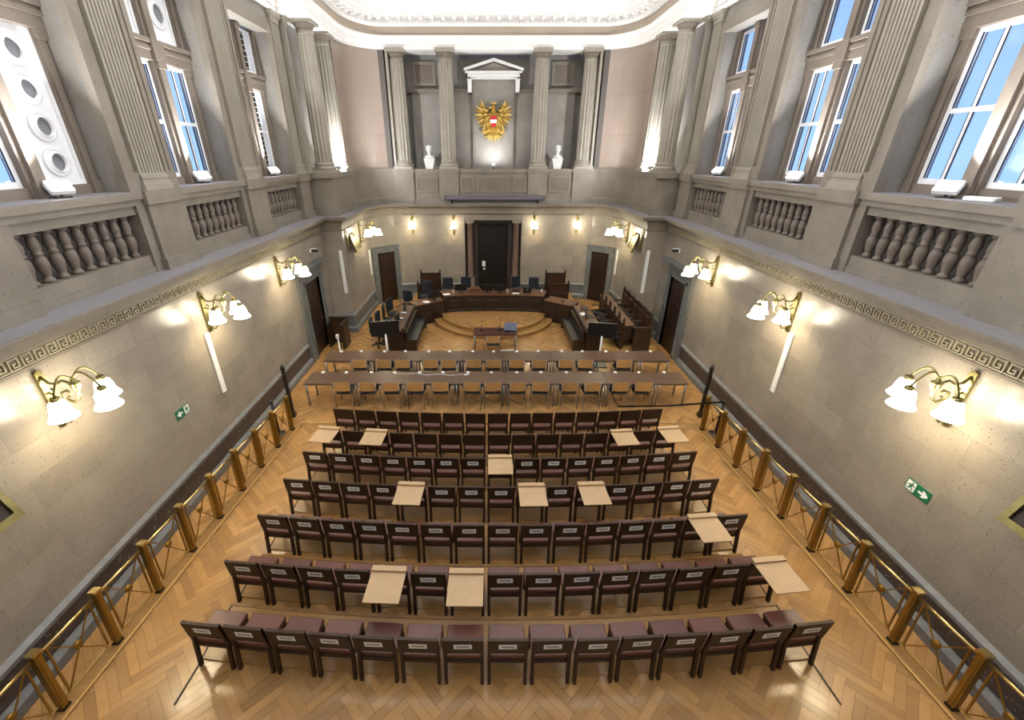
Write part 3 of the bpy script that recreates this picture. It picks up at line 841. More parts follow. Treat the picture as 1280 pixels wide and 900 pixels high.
for s, nm in SIDES:
    for y in (4.94, 8.45, 11.88):
        # left wall: local +y -> +x ; right wall: local +y -> -x
        rz_ = -PI / 2 if s < 0 else PI / 2
        sconce3((s * (WX - 0.012), y, 3.40), rz_, 'three-light brass sconce %s on the %s wall' % (WORDS[y], SG[s]), sgn=-1.0 if s < 0 else 1.0)
    # local +x on the left wall points to -y
    sconce3((s * 5.5, 17.85, 3.52), -PI / 2 if s < 0 else PI / 2, 'three-light brass sconce beside the small gilt frame on the %s side' % AP[s], sgn=-1.0 if s < 0 else 1.0)
    t = thing('wall_sconce', 'slim brass bracket between small gilt frame and apse pier, %s side' % AP[s], 'wall lamp', (s * 5.5, 16.15, 3.5), (0, 0, -PI / 2 if s < 0 else PI / 2), 'slim brackets')
    MB().prism([(-0.05, -0.42), (0.0, -0.45), (0.05, -0.42), (0.05, 0.4), (0.0, 0.43), (-0.05, 0.4)], 'y', 0.0, 0.04).build('back_plate', 'brass_lamp', t)
    MB().tube([(0, 0.03, 0.3), (0, 0.12, 0.22), (0, 0.2, 0.26), (0, 0.24, 0.18)], 0.016).build('scroll_arm', 'brass_lamp', t)
for x in (-3.7, -1.8, 1.88, 3.85):
    t = thing('wall_sconce', 'single-bell brass wall sconce on the far wall ' + ('next to the black double door' if abs(x) < 2 else 'near the corner door') + ', %s side' % AP[-1 if x < 0 else 1], 'wall lamp', (x, YB - 0.005, 3.5), (0, 0, PI), 'single sconces')
    MB().prism([(-0.055, -0.42), (0.0, -0.45), (0.055, -0.42), (0.055, 0.4), (0.0, 0.43), (-0.055, 0.4)], 'y', 0.0, 0.035).build('back_plate', 'brass_lamp', t)
    ar = MB().tube([(0, 0.03, 0.05), (0, 0.12, 0.22), (0, 0.22, 0.3), (0, 0.32, 0.26), (0, 0.34, 0.15)], 0.018).build('arm', 'brass_lamp', t)
    g = MB(); bell_mb(g, 0, 0.34, 0.13, 0.15, 0.28); g.build('glass_bell', 'bell_glass', ar)

def flood(loc, tgt, label, w=FLOOD_W, size=0.3, group='flood lamps', spread=140):
    d = (Vector(tgt) - Vector(loc)).normalized()
    t = thing('flood_lamp', label, 'lamp', loc, (0, 0, math.atan2(d.y, d.x) - PI / 2), group)
    el = math.asin(d.z)
    # housing tilts with the beam: local face looks along +y rotated up
    Rm = Matrix.Rotation(el, 3, 'X')
    hs = MB().tbox(tuple(Rm @ Vector((0, 0, 0)) + Vector((0, 0, 0.14))), (size, 0.09, size * 0.7), Rm).build('housing', 'white_plastic', t, bevel=0.015)
    MB().tbox(tuple(Rm @ Vector((0, 0.048, 0)) + Vector((0, 0, 0.14))), (size * 0.9, 0.004, size * 0.62), Rm).build('lens', 'flood_face', hs)
    MB().box(-size * 0.3, size * 0.3, -0.06, 0.06, 0, 0.02).tube([(0, -0.03, 0.01), (0, -0.03, 0.14)], 0.02).build('foot', 'dark_metal', t)
    li = D.lights.new('flood_light', 'AREA'); li.shape = 'RECTANGLE'; li.size = size * 0.85; li.size_y = size * 0.58
    li.energy = w; li.color = (0.95, 0.97, 1.0); li.spread = math.radians(spread)
    lo = D.objects.new('flood_light', li); C.objects.link(lo)
    p = Vector(loc) + Vector((0, 0, 0.14)) + d * 0.07
    lo.location = p
    lo.rotation_euler = d.to_track_quat('-Z', 'Y').to_euler()
    lo.parent = t
    lo.matrix_parent_inverse = Matrix.Translation(t.location).to_4x4().inverted() if False else (Matrix.Translation(Vector(loc)) @ Matrix.Rotation(t.rotation_euler.z, 4, 'Z')).inverted()
for s, nm in SIDES:
    for y in BAYS:
        flood((s * 6.62, y + 0.05, ZW + 0.002), (s * 4.2, y - 1.2, 9.0), 'white flood lamp on the sill of the window ' + BLAB.get((s, BAYS.index(y) - 3), 'behind the seating rows, added for light'), w=FLOOD_W * (0.3 if y < 3 else 0.7 if y < 4 else 1.0), group='sill flood lamps')  # lamps in the unseen rear bays are added to light the chair backs
    flood((s * 5.7, 17.02, ZW + 0.002), (s * 4.6, 19.6, 8.4), 'white flood lamp between the paired columns, %s side' % AP[s], 110, 0.2, 'column flood lamps', 175)
flood((0, 20.28, ZW + 0.002), (0, 21.05, 8.0), 'small flood lamp at the foot of the golden eagle', 18, 0.14, 'eagle lamp', 160)
t = tag(MB().prism([(-0.09, -0.17), (0.09, -0.17), (0.1, -0.15), (0.1, 0.15), (0.09, 0.17), (-0.09, 0.17), (-0.1, 0.15), (-0.1, -0.15)], 'z', 0.0, 0.06).build('wireless_router', 'white_plastic', None, (6.62, 6.25, ZW + 0.002), (0, 0, 0.4), bevel=0.01), 'flat white box lying on the sill beside a flood lamp', 'device')

# ------------------------------------------------------------------ brass railings
def railing(s, nm):
    NP, PT, H = 11, 0.785, 0.93
    t = thing('brass_railing', 'brass railing with crossed bars and square posts beneath the %s exit sign' % ('left-arrow' if s < 0 else 'right-arrow'), 'railing', (s * 5.25, 8.95, ramp(8.95) + 0.02), (-math.atan(S), 0, 0), 'brass railings')
    pm = None
    for k in range(NP):
        y = -k * PT
        if pm is None:
            p0 = MB().box(-0.038, 0.038, -0.038, 0.038, 0.035, H).box(-0.046, -0.038, -0.018, 0.018, 0.08, H - 0.05).box(0.038, 0.046, -0.018, 0.018, 0.08, H - 0.05).build('post', 'brass', t)
            c0 = MB().prism([(-0.05, -0.05), (0.05, -0.05), (0.05, 0.05), (-0.05, 0.05)], 'z', H, H + 0.03).build('post_cap', 'brass_bright', p0)
            f0 = MB().box(-0.048, 0.048, -0.048, 0.048, 0, 0.035).build('post_foot', 'dark_metal', p0)
            pm = (p0.data, c0.data, f0.data)
        else:
            p0 = place(pm[0], 'post', t, (0, y, 0)); place(pm[1], 'post_cap', p0); place(pm[2], 'post_foot', p0)
    tm = None
    for k in range(NP - 1):
        y0 = -k * PT - 0.05; y1 = -(k + 1) * PT + 0.05; ym = (y0 + y1) / 2
        if tm is None:
            a = MB().tube([(0, y1, H - 0.06), (0, y0, H - 0.06)], 0.02, 8).build('top_rail', 'brass_bright', t)
            b = MB().box(-0.012, 0.012, y1, y0, 0.08, 0.105).build('bottom_rail', 'brass_bright', t)
            st = MB().box(-0.009, 0.009, y0 - 0.075, y0 - 0.055, 0.105, H - 0.07).build('stile', 'brass', t)
            st2 = MB().box(-0.009, 0.009, y1 + 0.055, y1 + 0.075, 0.105, H - 0.07).build('stile', 'brass', t)
            ya, yb = y0 - 0.075, y1 + 0.075
            x1 = MB().bar((0, ya, 0.11), (0, yb, H - 0.08), 0.014, 0.014).build('cross_bar', 'brass', t)
            x2 = MB().bar((0, yb, 0.11), (0, ya, H - 0.08), 0.014, 0.014).build('cross_bar', 'brass', t)
            r = MB().lathe([(0.0, -0.02), (0.05, -0.018), (0.055, 0), (0.05, 0.018), (0.0, 0.02)], n=14, cap=False).build('rosette', 'brass', t, (0, ym, 0.095 + (H - 0.07) / 2), (0, PI / 2, 0))
            tm = [a, b, st, st2, x1, x2, r]
        else:
            for o in tm:
                c = o.copy(); C.objects.link(c); c.parent = t; c.location = (o.location.x, o.location.y - k * PT, o.location.z)
for s, nm in SIDES: railing(s, nm)
# dark carved newel posts and black belt stanchions at the foot of the ramp
for s, nm in SIDES:
    t = thing('newel_post', 'dark carved wooden post with a knob by the %s railing' % SG[s], 'post', (s * 5.5, 9.62, 0), group='newel posts')
    MB().box(-0.06, 0.06, -0.06, 0.06, 0, 0.12).box(-0.036, 0.036, -0.036, 0.036, 0.12, 1.3).build('shaft', 'wood_black', t)
    MB().lathe([(0.025, 1.3), (0.06, 1.33), (0.04, 1.37), (0.065, 1.43), (0.05, 1.5), (0.015, 1.57)], n=12).build('knob', 'wood_black', t)
    t = thing('belt_stanchion', 'black belt barrier post beside the first post of the ' + ('railing with a stretched belt' if s > 0 else 'railing without a stretched belt'), 'barrier', (s * 5.52, 8.8, 0.001), group='belt stanchions')
    MB().lathe([(0.16, 0), (0.16, 0.02), (0.05, 0.04)], n=20).build('base', 'plastic_black', t)
    MB().lathe([(0.032, 0.03), (0.032, 0.9)], n=12).build('pole', 'plastic_black', t)
    MB().lathe([(0.04, 0.9), (0.04, 0.98), (0.02, 1.0)], n=12).build('belt_head', 'plastic_black', t)
    if s > 0:
        MB().bar((0, 0, 0.96), (4.1 - 5.52, 8.78 - 8.8, 0.86), 0.006, 0.05).bar((4.1 - 5.52, 8.78 - 8.8, 0.86), (2.98 - 5.52, 8.85 - 8.8, 0.8), 0.006, 0.045).bar((2.98 - 5.52, 8.85 - 8.8, 0.8), (2.98 - 5.52, 10.06 - 8.8, 0.77), 0.006, 0.045).build('belt', 'plastic_black', t)

# ------------------------------------------------------------------ seating rows
txt = D.curves.new('label_text', 'FONT'); txt.body = 'PRESSE'; txt.size = 0.05; txt.offset = 0.0012; txt.align_x = 'CENTER'; txt.align_y = 'CENTER'
to = D.objects.new('label_text', txt); C.objects.link(to)
bpy.context.view_layer.update()
txt_me = D.meshes.new_from_object(to.evaluated_get(bpy.context.evaluated_depsgraph_get()))
txt_me.materials.clear(); txt_me.materials.append(M['ink'])
D.objects.remove(to)
def make_row_chair(labelled):
    t = thing('row_chair', 'chair', 'chair', (0, 0, 0))
    for q in (-1, 1):
        b = MB()
        b.bar((q * 0.222, -0.03, 0), (q * 0.222, 0.035, 0.44), 0.04, 0.045, (0, 1, 0)); b.bar((q * 0.222, 0.035, 0.43), (q * 0.222, 0.0, 0.835), 0.04, 0.04, (0, 1, 0))
        b.build('leg', 'wood_chair', t)
        MB().bar((q * 0.212, 0.39, 0), (q * 0.212, 0.38, 0.38), 0.034, 0.036, (0, 1, 0)).build('leg', 'wood_chair', t)
    MB().box(-0.2, 0.2, 0.03, 0.06, 0.31, 0.358).box(-0.2, 0.2, 0.36, 0.39, 0.31, 0.358).box(-0.22, -0.2, 0.05, 0.38, 0.31, 0.358).box(0.2, 0.22, 0.05, 0.38, 0.31, 0.358).build('seat_frame', 'wood_chair', t)
    MB().box(-0.228, 0.228, 0.045, 0.43, 0.355, 0.435).build('seat', 'leather', t, bevel=0.012)
    bk = MB().prism([(0.002, 0.55), (-0.022, 0.84), (0.012, 0.84), (0.036, 0.55)], 'x', -0.242, 0.242).build('backrest', 'wood_chair', t)
    if labelled:
        tl = math.atan2(0.024, 0.29)
        lb = MB().box(-0.108, 0.108, -0.0015, 0.0, -0.05, 0.05).build('paper_label', 'paper', t, (random.uniform(-0.004, 0.004), -0.0152, 0.715), (tl, random.uniform(-0.03, 0.03), 0))
        place(txt_me, 'lettering', lb, (0, -0.0022, -0.001), (PI / 2, 0, 0))
        pass
    return t
proto = {True: make_row_chair(True), False: make_row_chair(False)}
TRAYS = {(1, 0), (1, 2), (1, 12), (1, 14), (2, 7), (3, 4), (3, 8), (3, 10), (4, 13), (5, 4), (5, 6), (5, 14)}
ORD = ['first', 'second', 'third', 'fourth', 'fifth', 'sixth', 'last']
NTH = ['first', 'second', 'third', 'fourth', 'fifth', 'sixth', 'seventh', 'eighth', 'ninth', 'tenth', 'eleventh', 'twelfth', 'thirteenth', 'fourteenth', 'fifteenth']
SIGN = {-1: 'left-arrow', 1: 'right-arrow'}
used = {True: False, False: False}
chairs = {}
def make_tray():
    t = thing('writing_tray', 'tray', 'tray')
    MB().box(-0.235, 0.235, -0.47, -0.02, 0.0, 0.014).build('board', 'tray', t)
    MB().box(-0.235, 0.235, -0.03, 0.05, 0.0, 0.05).build('lip', 'tray', t)
    MB().box(-0.2, 0.2, 0.036, 0.046, -0.09, 0.0).build('hook', 'tray', t)
    return t
tray0 = None
for k, yc in enumerate(ROWS):
    for i in range(15):
        sx_ = (i - 7) * 0.5295
        x = sx_; y = yc + sx_ * sx_ / (2 * RAD) + random.uniform(-0.006, 0.006)
        rot = (0, 0, sx_ / RAD + random.uniform(-0.012, 0.012))
        lab = k >= 2
        tr = (k, i) in TRAYS
        kind = 'dark chair under beige tray' if tr else ('dark chair with paper label' if lab else 'dark unlabelled chair')
        where = 'middle of the row' if i == 7 else '%s from railing beneath %s sign' % (NTH[min(i, 14 - i)], SIGN[-1 if i < 7 else 1])
        label = '%s, %s row from the tables, %s' % (kind, ORD[k], where)
        grp = 'chairs of the %s seating row' % ORD[k]
        has = lab and not tr
        if not used[has]:
            o = proto[has]; o.location = (x, y, rowz(k)); o.rotation_euler = rot; o['label'] = label; o['group'] = grp; used[has] = True
        else:
            o = dup(proto[has], (x, y, rowz(k)), rot, label, grp)
        if tr:
            tl = 'beige writing tray on the %s, %s row from the tables' % ('middle chair' if i == 7 else '%s chair from the %s railing' % (NTH[min(i, 14 - i)], SIGN[-1 if i < 7 else 1]), ORD[k])
            cr, sr = math.cos(rot[2]), math.sin(rot[2])
            L = (x - 0.0 * sr, y, rowz(k) + 0.842)
            if tray0 is None:
                tray0 = make_tray(); tray0.location = L; tray0.rotation_euler = rot; tray0['label'] = tl; tray0['group'] = 'writing trays of the %s row' % ORD[k]
            else:
                dup(tray0, L, rot, tl, 'writing trays of the %s row' % ORD[k])

# ------------------------------------------------------------------ long tables with chairs
def make_table(w, y0, y1, label, group, loc, top='laminate'):
    t = thing('table', label, 'table', loc, group=group)
    d = y1 - y0
    MB().box(-w / 2 + 0.003, w / 2 - 0.003, 0, d, 0.712, 0.74).build('tabletop', top, t)
    MB().box(-w / 2 + 0.06, w / 2 - 0.06, 0.06, 0.08, 0.65, 0.712).box(-w / 2 + 0.06, w / 2 - 0.06, d - 0.08, d - 0.06, 0.65, 0.712).build('frame', 'steel', t)
    for q in (-1, 1):
        for yy in (0.05, d - 0.05):
            MB().lathe([(0.027, 0), (0.027, 0.712)], q * (w / 2 - 0.05), yy, 0, n=10).build('leg', 'steel', t)
    return t
NX = [-5.3, -3.94, -2.53, -1.15, 0.24, 1.65, 3.05, 4.43, 5.27]
FX = [-5.25, -3.87, -2.5, -1.09, 0.3, 1.73, 3.09, 4.42, 5.33]
for nm, xs, y0, y1 in (('near', NX, 10.1, 10.8), ('far', FX, 11.53, 12.25)):
    for ti, (a, b) in enumerate(zip(xs, xs[1:])):
        lbl = '%s table, %s from the left-arrow wall, in the row nearest the %s' % ('short brown wood-grain' if b - a < 1.2 else 'brown wood-grain', NTH[ti], 'chair rows' if nm == 'near' else 'judges bench')
        make_table(b - a, y0, y1, lbl, 'tables of the %s row' % nm, ((a + b) / 2, y0, 0))
def make_table_chair():
    t = thing('table_chair', 'chair', 'chair')
    n = 8
    fr_ = [(-0.215 + 0.43 * i / n, -0.03 * math.sin(PI * i / n)) for i in range(n + 1)]
    b = MB(); b.prism(fr_ + [(x, y + 0.012) for x, y in reversed(fr_)], 'z', 0.56, 0.83); b.build('backrest', 'ply', t)
    MB().box(-0.21, 0.21, 0.03, 0.46, 0.43, 0.47).build('seat', 'fabric_black', t, bevel=0.012)
    for q in (-1, 1):
        MB().tube([(q * 0.235, -0.05, 0), (q * 0.225, 0.0, 0.45), (q * 0.222, -0.005, 0.8)], 0.011, 6).build('leg', 'steel', t)
        MB().tube([(q * 0.235, 0.46, 0), (q * 0.225, 0.4, 0.44)], 0.011, 6).build('leg', 'steel', t)
        ar = MB().tube([(q * 0.225, 0.02, 0.64), (q * 0.25, 0.03, 0.66), (q * 0.25, 0.2, 0.66), (q * 0.235, 0.28, 0.46)], 0.01, 6).build('arm', 'steel', t)
        MB().box(q * 0.25 - 0.022, q * 0.25 + 0.022, 0.02, 0.2, 0.66, 0.685).build('arm_pad', 'plastic_black', ar)
    MB().box(-0.22, 0.22, 0.2, 0.22, 0.405, 0.43).build('seat_rail', 'steel', t)
    return t
tch = make_table_chair(); first = True
for nm, yy, xs in (('near', 10.02, (-4.22, -3.53, -2.89, -2.22, -1.54, -0.67, -0.1, 0.58, 1.2, 2.0, 2.62, 3.38, 4.01)),
                   ('far', 11.42, (-4.13, -3.39, -2.82, -1.98, -1.43, -0.67, -0.07, 0.63, 1.32, 2.13, 2.71, 3.88))):
    for ti, x in enumerate(xs):
        lbl = 'plywood chair with black seat, %s from left-arrow wall, at tables nearest the %s' % (NTH[ti], 'chair rows' if nm == 'near' else 'judges bench')
        r = (0, 0, random.uniform(-0.05, 0.05))
        if first: tch.location = (x, yy, 0); tch.rotation_euler = r; tch['label'] = lbl; tch['group'] = 'chairs at the near tables'; first = False
        else: dup(tch, (x, yy, 0), r, lbl, 'chairs at the %s tables' % nm)
cm = None
for nm, yy, xs in (('near', 10.74, (-4.97, -4.3, -3.58, -2.92, -2.19, -1.53, -0.81, -0.14, 0.59, 1.28, 2.02, 2.7, 3.42, 4.09, 4.82)),
                   ('far', 12.18, (-4.89, -4.26, -3.52, -2.86, -2.12, -1.46, -0.72, -0.06, 0.68, 1.36, 2.1, 2.76, 3.51, 4.18, 4.93))):
    for ti, x in enumerate(xs):
        lbl = 'small white round device, %s from left-arrow wall, on tables nearest the %s' % (NTH[ti], 'chair rows' if nm == 'near' else 'judges bench')
        if cm is None:
            o = MB().lathe([(0.05, 0), (0.052, 0.02), (0.04, 0.035), (0.0, 0.038)], n=14).build('conference_puck', 'white_plastic', None, (x, yy, 0.74)); cm = o.data
        else: o = place(cm, 'conference_puck', None, (x, yy, 0.74))
        tag(o, lbl, 'device', 'pucks on the %s tables' % nm)
tag(MB().box(-0.07, 0.07, -0.03, 0.03, 0, 0.02).build('white_remote', 'white_plastic', None, (-0.85, 10.62, 0.74), (0, 0, 0.5), bevel=0.005), 'small white slab lying among the round devices on a table', 'device')
o = MB().tube([(-2.9, 10.66, 0.745), (-2.3, 10.7, 0.745), (-2.0, 10.6, 0.745), (-1.6, 10.66, 0.745), (-1.3, 10.58, 0.745), (-0.95, 10.64, 0.745)], 0.006, 6).build('white_cable', 'white_plastic')
tag(o, 'thin white cable snaking over the tables nearest the chair rows', 'cable')

# ------------------------------------------------------------------ podium and judges' bench
pod = sroot('floor_podium')
def disc(R, z0, z1, nme, yback):
    pts = [(R * math.sin(math.radians(a)), 17.4 - R * math.cos(math.radians(a))) for a in range(-76, 77, 4)]
    pts = [(-R * 1.0, yback)] + pts + [(R * 1.0, yback)]
    b = MB().prism(pts, 'z', z0, z1).build(nme, 'oak_step', pod)
    return pts
p1 = disc(2.55, 0.0, 0.15, 'lower_step', 17.4)
p2 = disc(2.22, 0.15, 0.30, 'upper_step', 17.6)
MB().prism([(-2.3, 17.35), (2.3, 17.35), (3.75, 18.0), (3.75, 20.0), (-3.75, 20.0), (-3.75, 18.0)], 'z', 0, 0.3).build('dais', 'oak_step', pod)
def clipped_planks(R, z, nme):
    b = MB()
    for p in herring(-R, R, 17.4 - R, 17.4, L=0.45):
        if all(math.hypot(x, y - 17.4) < R - 0.01 for x, y in p): plank(b, p, lambda y: z + 0.0125, 0.012)
    o = b.build(nme, 'oak_rest', pod); o['kind'] = 'stuff'
clipped_planks(2.22, 0.30, 'podium_parquet')
b = MB()
for R, z in ((2.55, 0.15), (2.22, 0.302)):
    pts = [(R * math.sin(math.radians(a)), 17.4 - R * math.cos(math.radians(a))) for a in range(-76, 77, 4)]
    b = MB().sweep([(-0.005, z - 0.03), (0.012, z - 0.03), (0.012, z + 0.004), (-0.005, z + 0.004)], pts[::1]); b.build('step_nosing', 'oak_edge', pod)

def fy(x): return 17.32 - 0.2 * (x / 2.05) ** 2
jb = thing('judges_bench', 'long dark wooden judges bench with curved panelled front on the podium', 'bench', (0, 0, 0.3))
xs = [-2.05 + 4.1 * i / 20 for i in range(21)]
poly = [(x, fy(x)) for x in xs] + [(2.3, 17.9)] + [(x, fy(x) + 0.8) for x in reversed(xs)] + [(-2.3, 17.9)]
MB().prism(poly, 'z', 0, 0.69).build('body', 'wood_bench', jb)
polyt = [(x * 1.015, fy(x) - 0.04) for x in xs] + [(2.35, 17.9)] + [(x, fy(x) + 0.86) for x in reversed(xs)] + [(-2.35, 17.9)]
MB().prism(polyt, 'z', 0.69, 0.73).build('bench_top', 'wood_bench_top', jb)
fp = [(x, fy(x)) for x in xs]
MB().sweep([(0, 0.0), (0.05, 0.0), (0.05, 0.09), (0.02, 0.11), (0, 0.11)], fp).build('base_moulding', 'wood_bench', jb)
for i in range(5):
    x0 = -2.05 + 4.1 * i / 5 + 0.09; x1 = -2.05 + 4.1 * (i + 1) / 5 - 0.09
    q = [(x0, fy(x0)), ((x0 + x1) / 2, fy((x0 + x1) / 2)), (x1, fy(x1))]
    pn = MB().sweep([(-0.01, 0.2), (0.022, 0.2), (0.03, 0.24), (0.03, 0.54), (0.022, 0.58), (-0.01, 0.58)], q).build('panel', 'wood_bench', jb)
    q2 = [(x0 + 0.1, fy(x0 + 0.1)), (x1 - 0.1, fy(x1 - 0.1))]
    MB().sweep([(0.02, 0.28), (0.042, 0.30), (0.042, 0.48), (0.02, 0.5)], q2).build('panel_field', 'wood_bench', pn)
for i in range(6):
    x = -2.05 + 4.1 * i / 5
    MB().box(x - 0.05, x + 0.05, fy(x) - 0.05, fy(x) + 0.03, 0.0, 0.69).build('stile', 'wood_bench', jb)
# wings at an angle
for s, nm in SIDES:
    lbl = 'angled dark wooden desk joining the judges bench to the ' + ('desk with the office chairs' if s < 0 else 'jury stalls')
    t = thing('wing_desk', lbl, 'desk', (s * 2.08, 17.0, 0), group='wing desks')
    A, B = (0.0, 0.0), (1.07, -0.75); n_ = (0.344, 0.491)
    MB(s).prism([A, B, (B[0] + n_[0], B[1] + n_[1]), (A[0] + n_[0], A[1] + n_[1])], 'z', 0, 0.86).build('body', 'wood_bench', t)
    A2, B2 = (-0.01, -0.03), (1.06, -0.79)
    MB(s).prism([A2, B2, (B2[0] + n_[0] * 1.15, B2[1] + n_[1] * 1.15), (A2[0] + n_[0] * 1.15, A2[1] + n_[1] * 1.15)], 'z', 0.86, 0.9).build('desk_top', 'wood_bench_top', t)
    for a, c in ((0.08, 0.46), (0.54, 0.92)):
        p0 = (B[0] * a, B[1] * a); p1_ = (B[0] * c, B[1] * c)
        pth = [p1_, p0] if False else [p0, p1_]
        MB(s).sweep([(-0.01, 0.2), (0.025, 0.22), (0.025, 0.72), (-0.01, 0.74)], pth).build('panel', 'wood_bench', t)
    # long side desk and the bench seat in front of it
    t = thing('side_desk', 'long dark wooden side desk ' + ('with office chairs behind it' if s < 0 else 'in front of the jury stalls'), 'desk', (s * 3.46, 13.6, 0), group='side desks')
    MB(s).box(-0.27, 0.27, 0, 2.68, 0, 0.84).build('body', 'wood_bench', t)
    MB(s).box(-0.31, 0.31, -0.04, 2.75, 0.84, 0.88).build('desk_top', 'wood_bench_top', t)
    MB(s).box(-0.3, -0.22, -0.02, 2.7, 0.88, 0.96).build('front_ledge', 'wood_bench', t)
    for i in range(4):
        MB(s).box(-0.29, -0.27, 0.08 + i * 0.65, 0.65 + i * 0.65, 0.5, 0.78).build('panel', 'wood_bench', t)
    MB(s).box(-0.2, 0.2, -0.02, 0.0, 0.12, 0.74).build('end_panel', 'wood_bench', t)
    t = thing('bench_seat', 'dark padded bench in front of the ' + ('desk with office chairs' if s < 0 else 'desk before the jury stalls'), 'bench', (s * 2.95, 13.62, 0), group='bench seats')
    MB(s).box(-0.21, 0.2, 0.0, 2.45, 0.36, 0.46).build('seat', 'leather_black', t, bevel=0.015)
    MB(s).box(-0.2, 0.2, -0.03, 0.02, 0, 0.5).box(-0.22, 0.2, -0.04, 0.03, 0.5, 0.54).build('end_panel', 'wood_bench', t)
    MB(s).box(-0.2, 0.2, 2.45, 2.5, 0, 0.5).build('end_panel', 'wood_bench', t)
    MB(s).box(0.12, 0.185, 0.02, 2.45, 0.46, 0.8).build('backrest', 'wood_bench', t)
    MB(s).box(-0.18, -0.15, 0.02, 2.45, 0.2, 0.36).build('front_rail', 'wood_bench', t)
# jury stalls
MB().box(3.85, 5.75, 13.75, 17.6, 0, 0.15).build('jury_platform', 'oak_edge', pod)
def stall_chair(w):
    t = thing('stall_chair', 'stall', 'chair')
    MB().box(-w / 2, w / 2, -0.03, 0.03, 0.3, 0.95).build('backrest', 'wood_stall', t)
    MB().box(-w / 2 + 0.03, w / 2 - 0.03, 0.03, 0.42, 0.36, 0.44).build('seat', 'leather_black', t, bevel=0.015)
    MB().box(-w / 2, w / 2, -0.035, 0.035, 0.0, 0.3).build('base_panel', 'wood_bench', t)
    for q in (-1, 1):
        p = MB().box(q * w / 2 - 0.028, q * w / 2 + 0.028, -0.04, 0.04, 0, 1.0).build('post', 'wood_bench', t)
        MB().lathe([(0.02, 1.0), (0.045, 1.03), (0.03, 1.07), (0.045, 1.11), (0.01, 1.2)], q * w / 2, 0, 0, n=8).build('finial', 'wood_bench', p)
        ar = MB().box(q * w / 2 - 0.025, q * w / 2 + 0.025, 0.04, 0.4, 0.6, 0.64).build('arm', 'wood_bench', t)
    return t
st0 = None
for row, X, z, y0, lbl in ((0, 4.46, 0.15, 13.95, 'carved wooden jury chair with black seat behind the front jury desk'), (1, 5.28, 0.2, 13.85, 'carved wooden jury chair with black seat against the apse wall')):
    for i in range(5):
        L = (X, y0 + i * 0.62, z + (0.2 if row else 0.0)); r = (0, 0, PI / 2)
        lbl = 'carved jury chair with black seat, %s from the big screen, %s row' % (['first', 'second', 'third', 'fourth', 'fifth'][i], 'front' if row == 0 else 'rear')
        if st0 is None: st0 = stall_chair(0.56); st0.location = L; st0.rotation_euler = r; st0['label'] = lbl; st0['group'] = 'front jury chairs'
        else: dup(st0, L, r, lbl, 'front jury chairs' if row == 0 else 'rear jury chairs')
t = thing('jury_desk', 'long narrow wooden jury desk between the two rows of jury chairs', 'desk', (4.66, 13.65, 0.15))
MB().box(-0.15, -0.11, 0.05, 3.6, 0, 0.86).box(0.1, 0.14, 0.05, 3.6, 0.4, 0.86).box(-0.11, 0.1, 0.05, 0.1, 0.3, 0.86).build('body', 'wood_bench', t)
MB().box(-0.16, 0.2, 0, 3.65, 0.86, 0.9).build('desk_top', 'wood_bench_top', t)
MB().box(5.0, 5.7, 14.0, 17.5, 0.15, 0.35).build('jury_upper_step', 'oak_step', pod)
t = thing('stall_end', 'dark wooden end screen closing the rear row of jury chairs', 'panel', (5.1, 13.5, 0.0))
MB().box(-0.3, 0.3, -0.03, 0.03, 0, 1.0).build('board', 'wood_bench', t)
MB().box(-0.32, 0.32, -0.05, 0.05, 1.0, 1.05).build('top_rail', 'wood_stall', t)
t = thing('jury_screen', 'tall wooden screen behind the rear row of jury chairs', 'screen', (5.28, 13.55, 0.35))
MB().box(0.06, 0.1, 0, 3.2, 0, 1.08).build('board', 'wood_stall', t)
MB().box(0.05, 0.12, 0, 3.2, 1.08, 1.12).build('top_rail', 'wood_bench', t)

# office chairs
def office_chair():
    t = thing('office_chair', 'chair', 'chair')
    b = MB(); n = 6
    pr = [(-0.23 + 0.46 * i / n, -0.05 * math.sin(PI * i / n)) for i in range(n + 1)]
    b.prism(pr + [(x * 0.98, y + 0.07) for x, y in reversed(pr)], 'z', 0.56, 1.08); b.build('backrest', 'fabric_blue', t, bevel=0.02)
    MB().box(-0.24, 0.24, 0.03, 0.5, 0.44, 0.53).build('seat', 'fabric_blue', t, bevel=0.03)
    MB().lathe([(0.03, 0.09), (0.03, 0.44)], 0, 0.25, 0, n=10).build('gas_lift', 'plastic_black', t)
    MB().bar((0, 0.2, 0.46), (0, -0.03, 0.62), 0.06, 0.02).build('back_bracket', 'plastic_black', t)
    for q in range(5):
        a = 2 * PI * q / 5
        l = MB().bar((0, 0.25, 0.09), (0.28 * math.cos(a), 0.25 + 0.28 * math.sin(a), 0.07), 0.04, 0.03).build('base_arm', 'plastic_black', t)
        MB().lathe([(0.025, -0.012), (0.03, 0), (0.025, 0.012)], n=10).build('caster', 'plastic_black', l, (0.28 * math.cos(a), 0.25 + 0.28 * math.sin(a), 0.03), (0, PI / 2, a))
    for q in (-1, 1):
        MB().tube([(q * 0.24, 0.2, 0.48), (q * 0.29, 0.18, 0.56), (q * 0.29, 0.12, 0.68), (q * 0.29, 0.34, 0.69)], 0.016, 6).build('arm', 'plastic_black', t)
    return t
oc = None
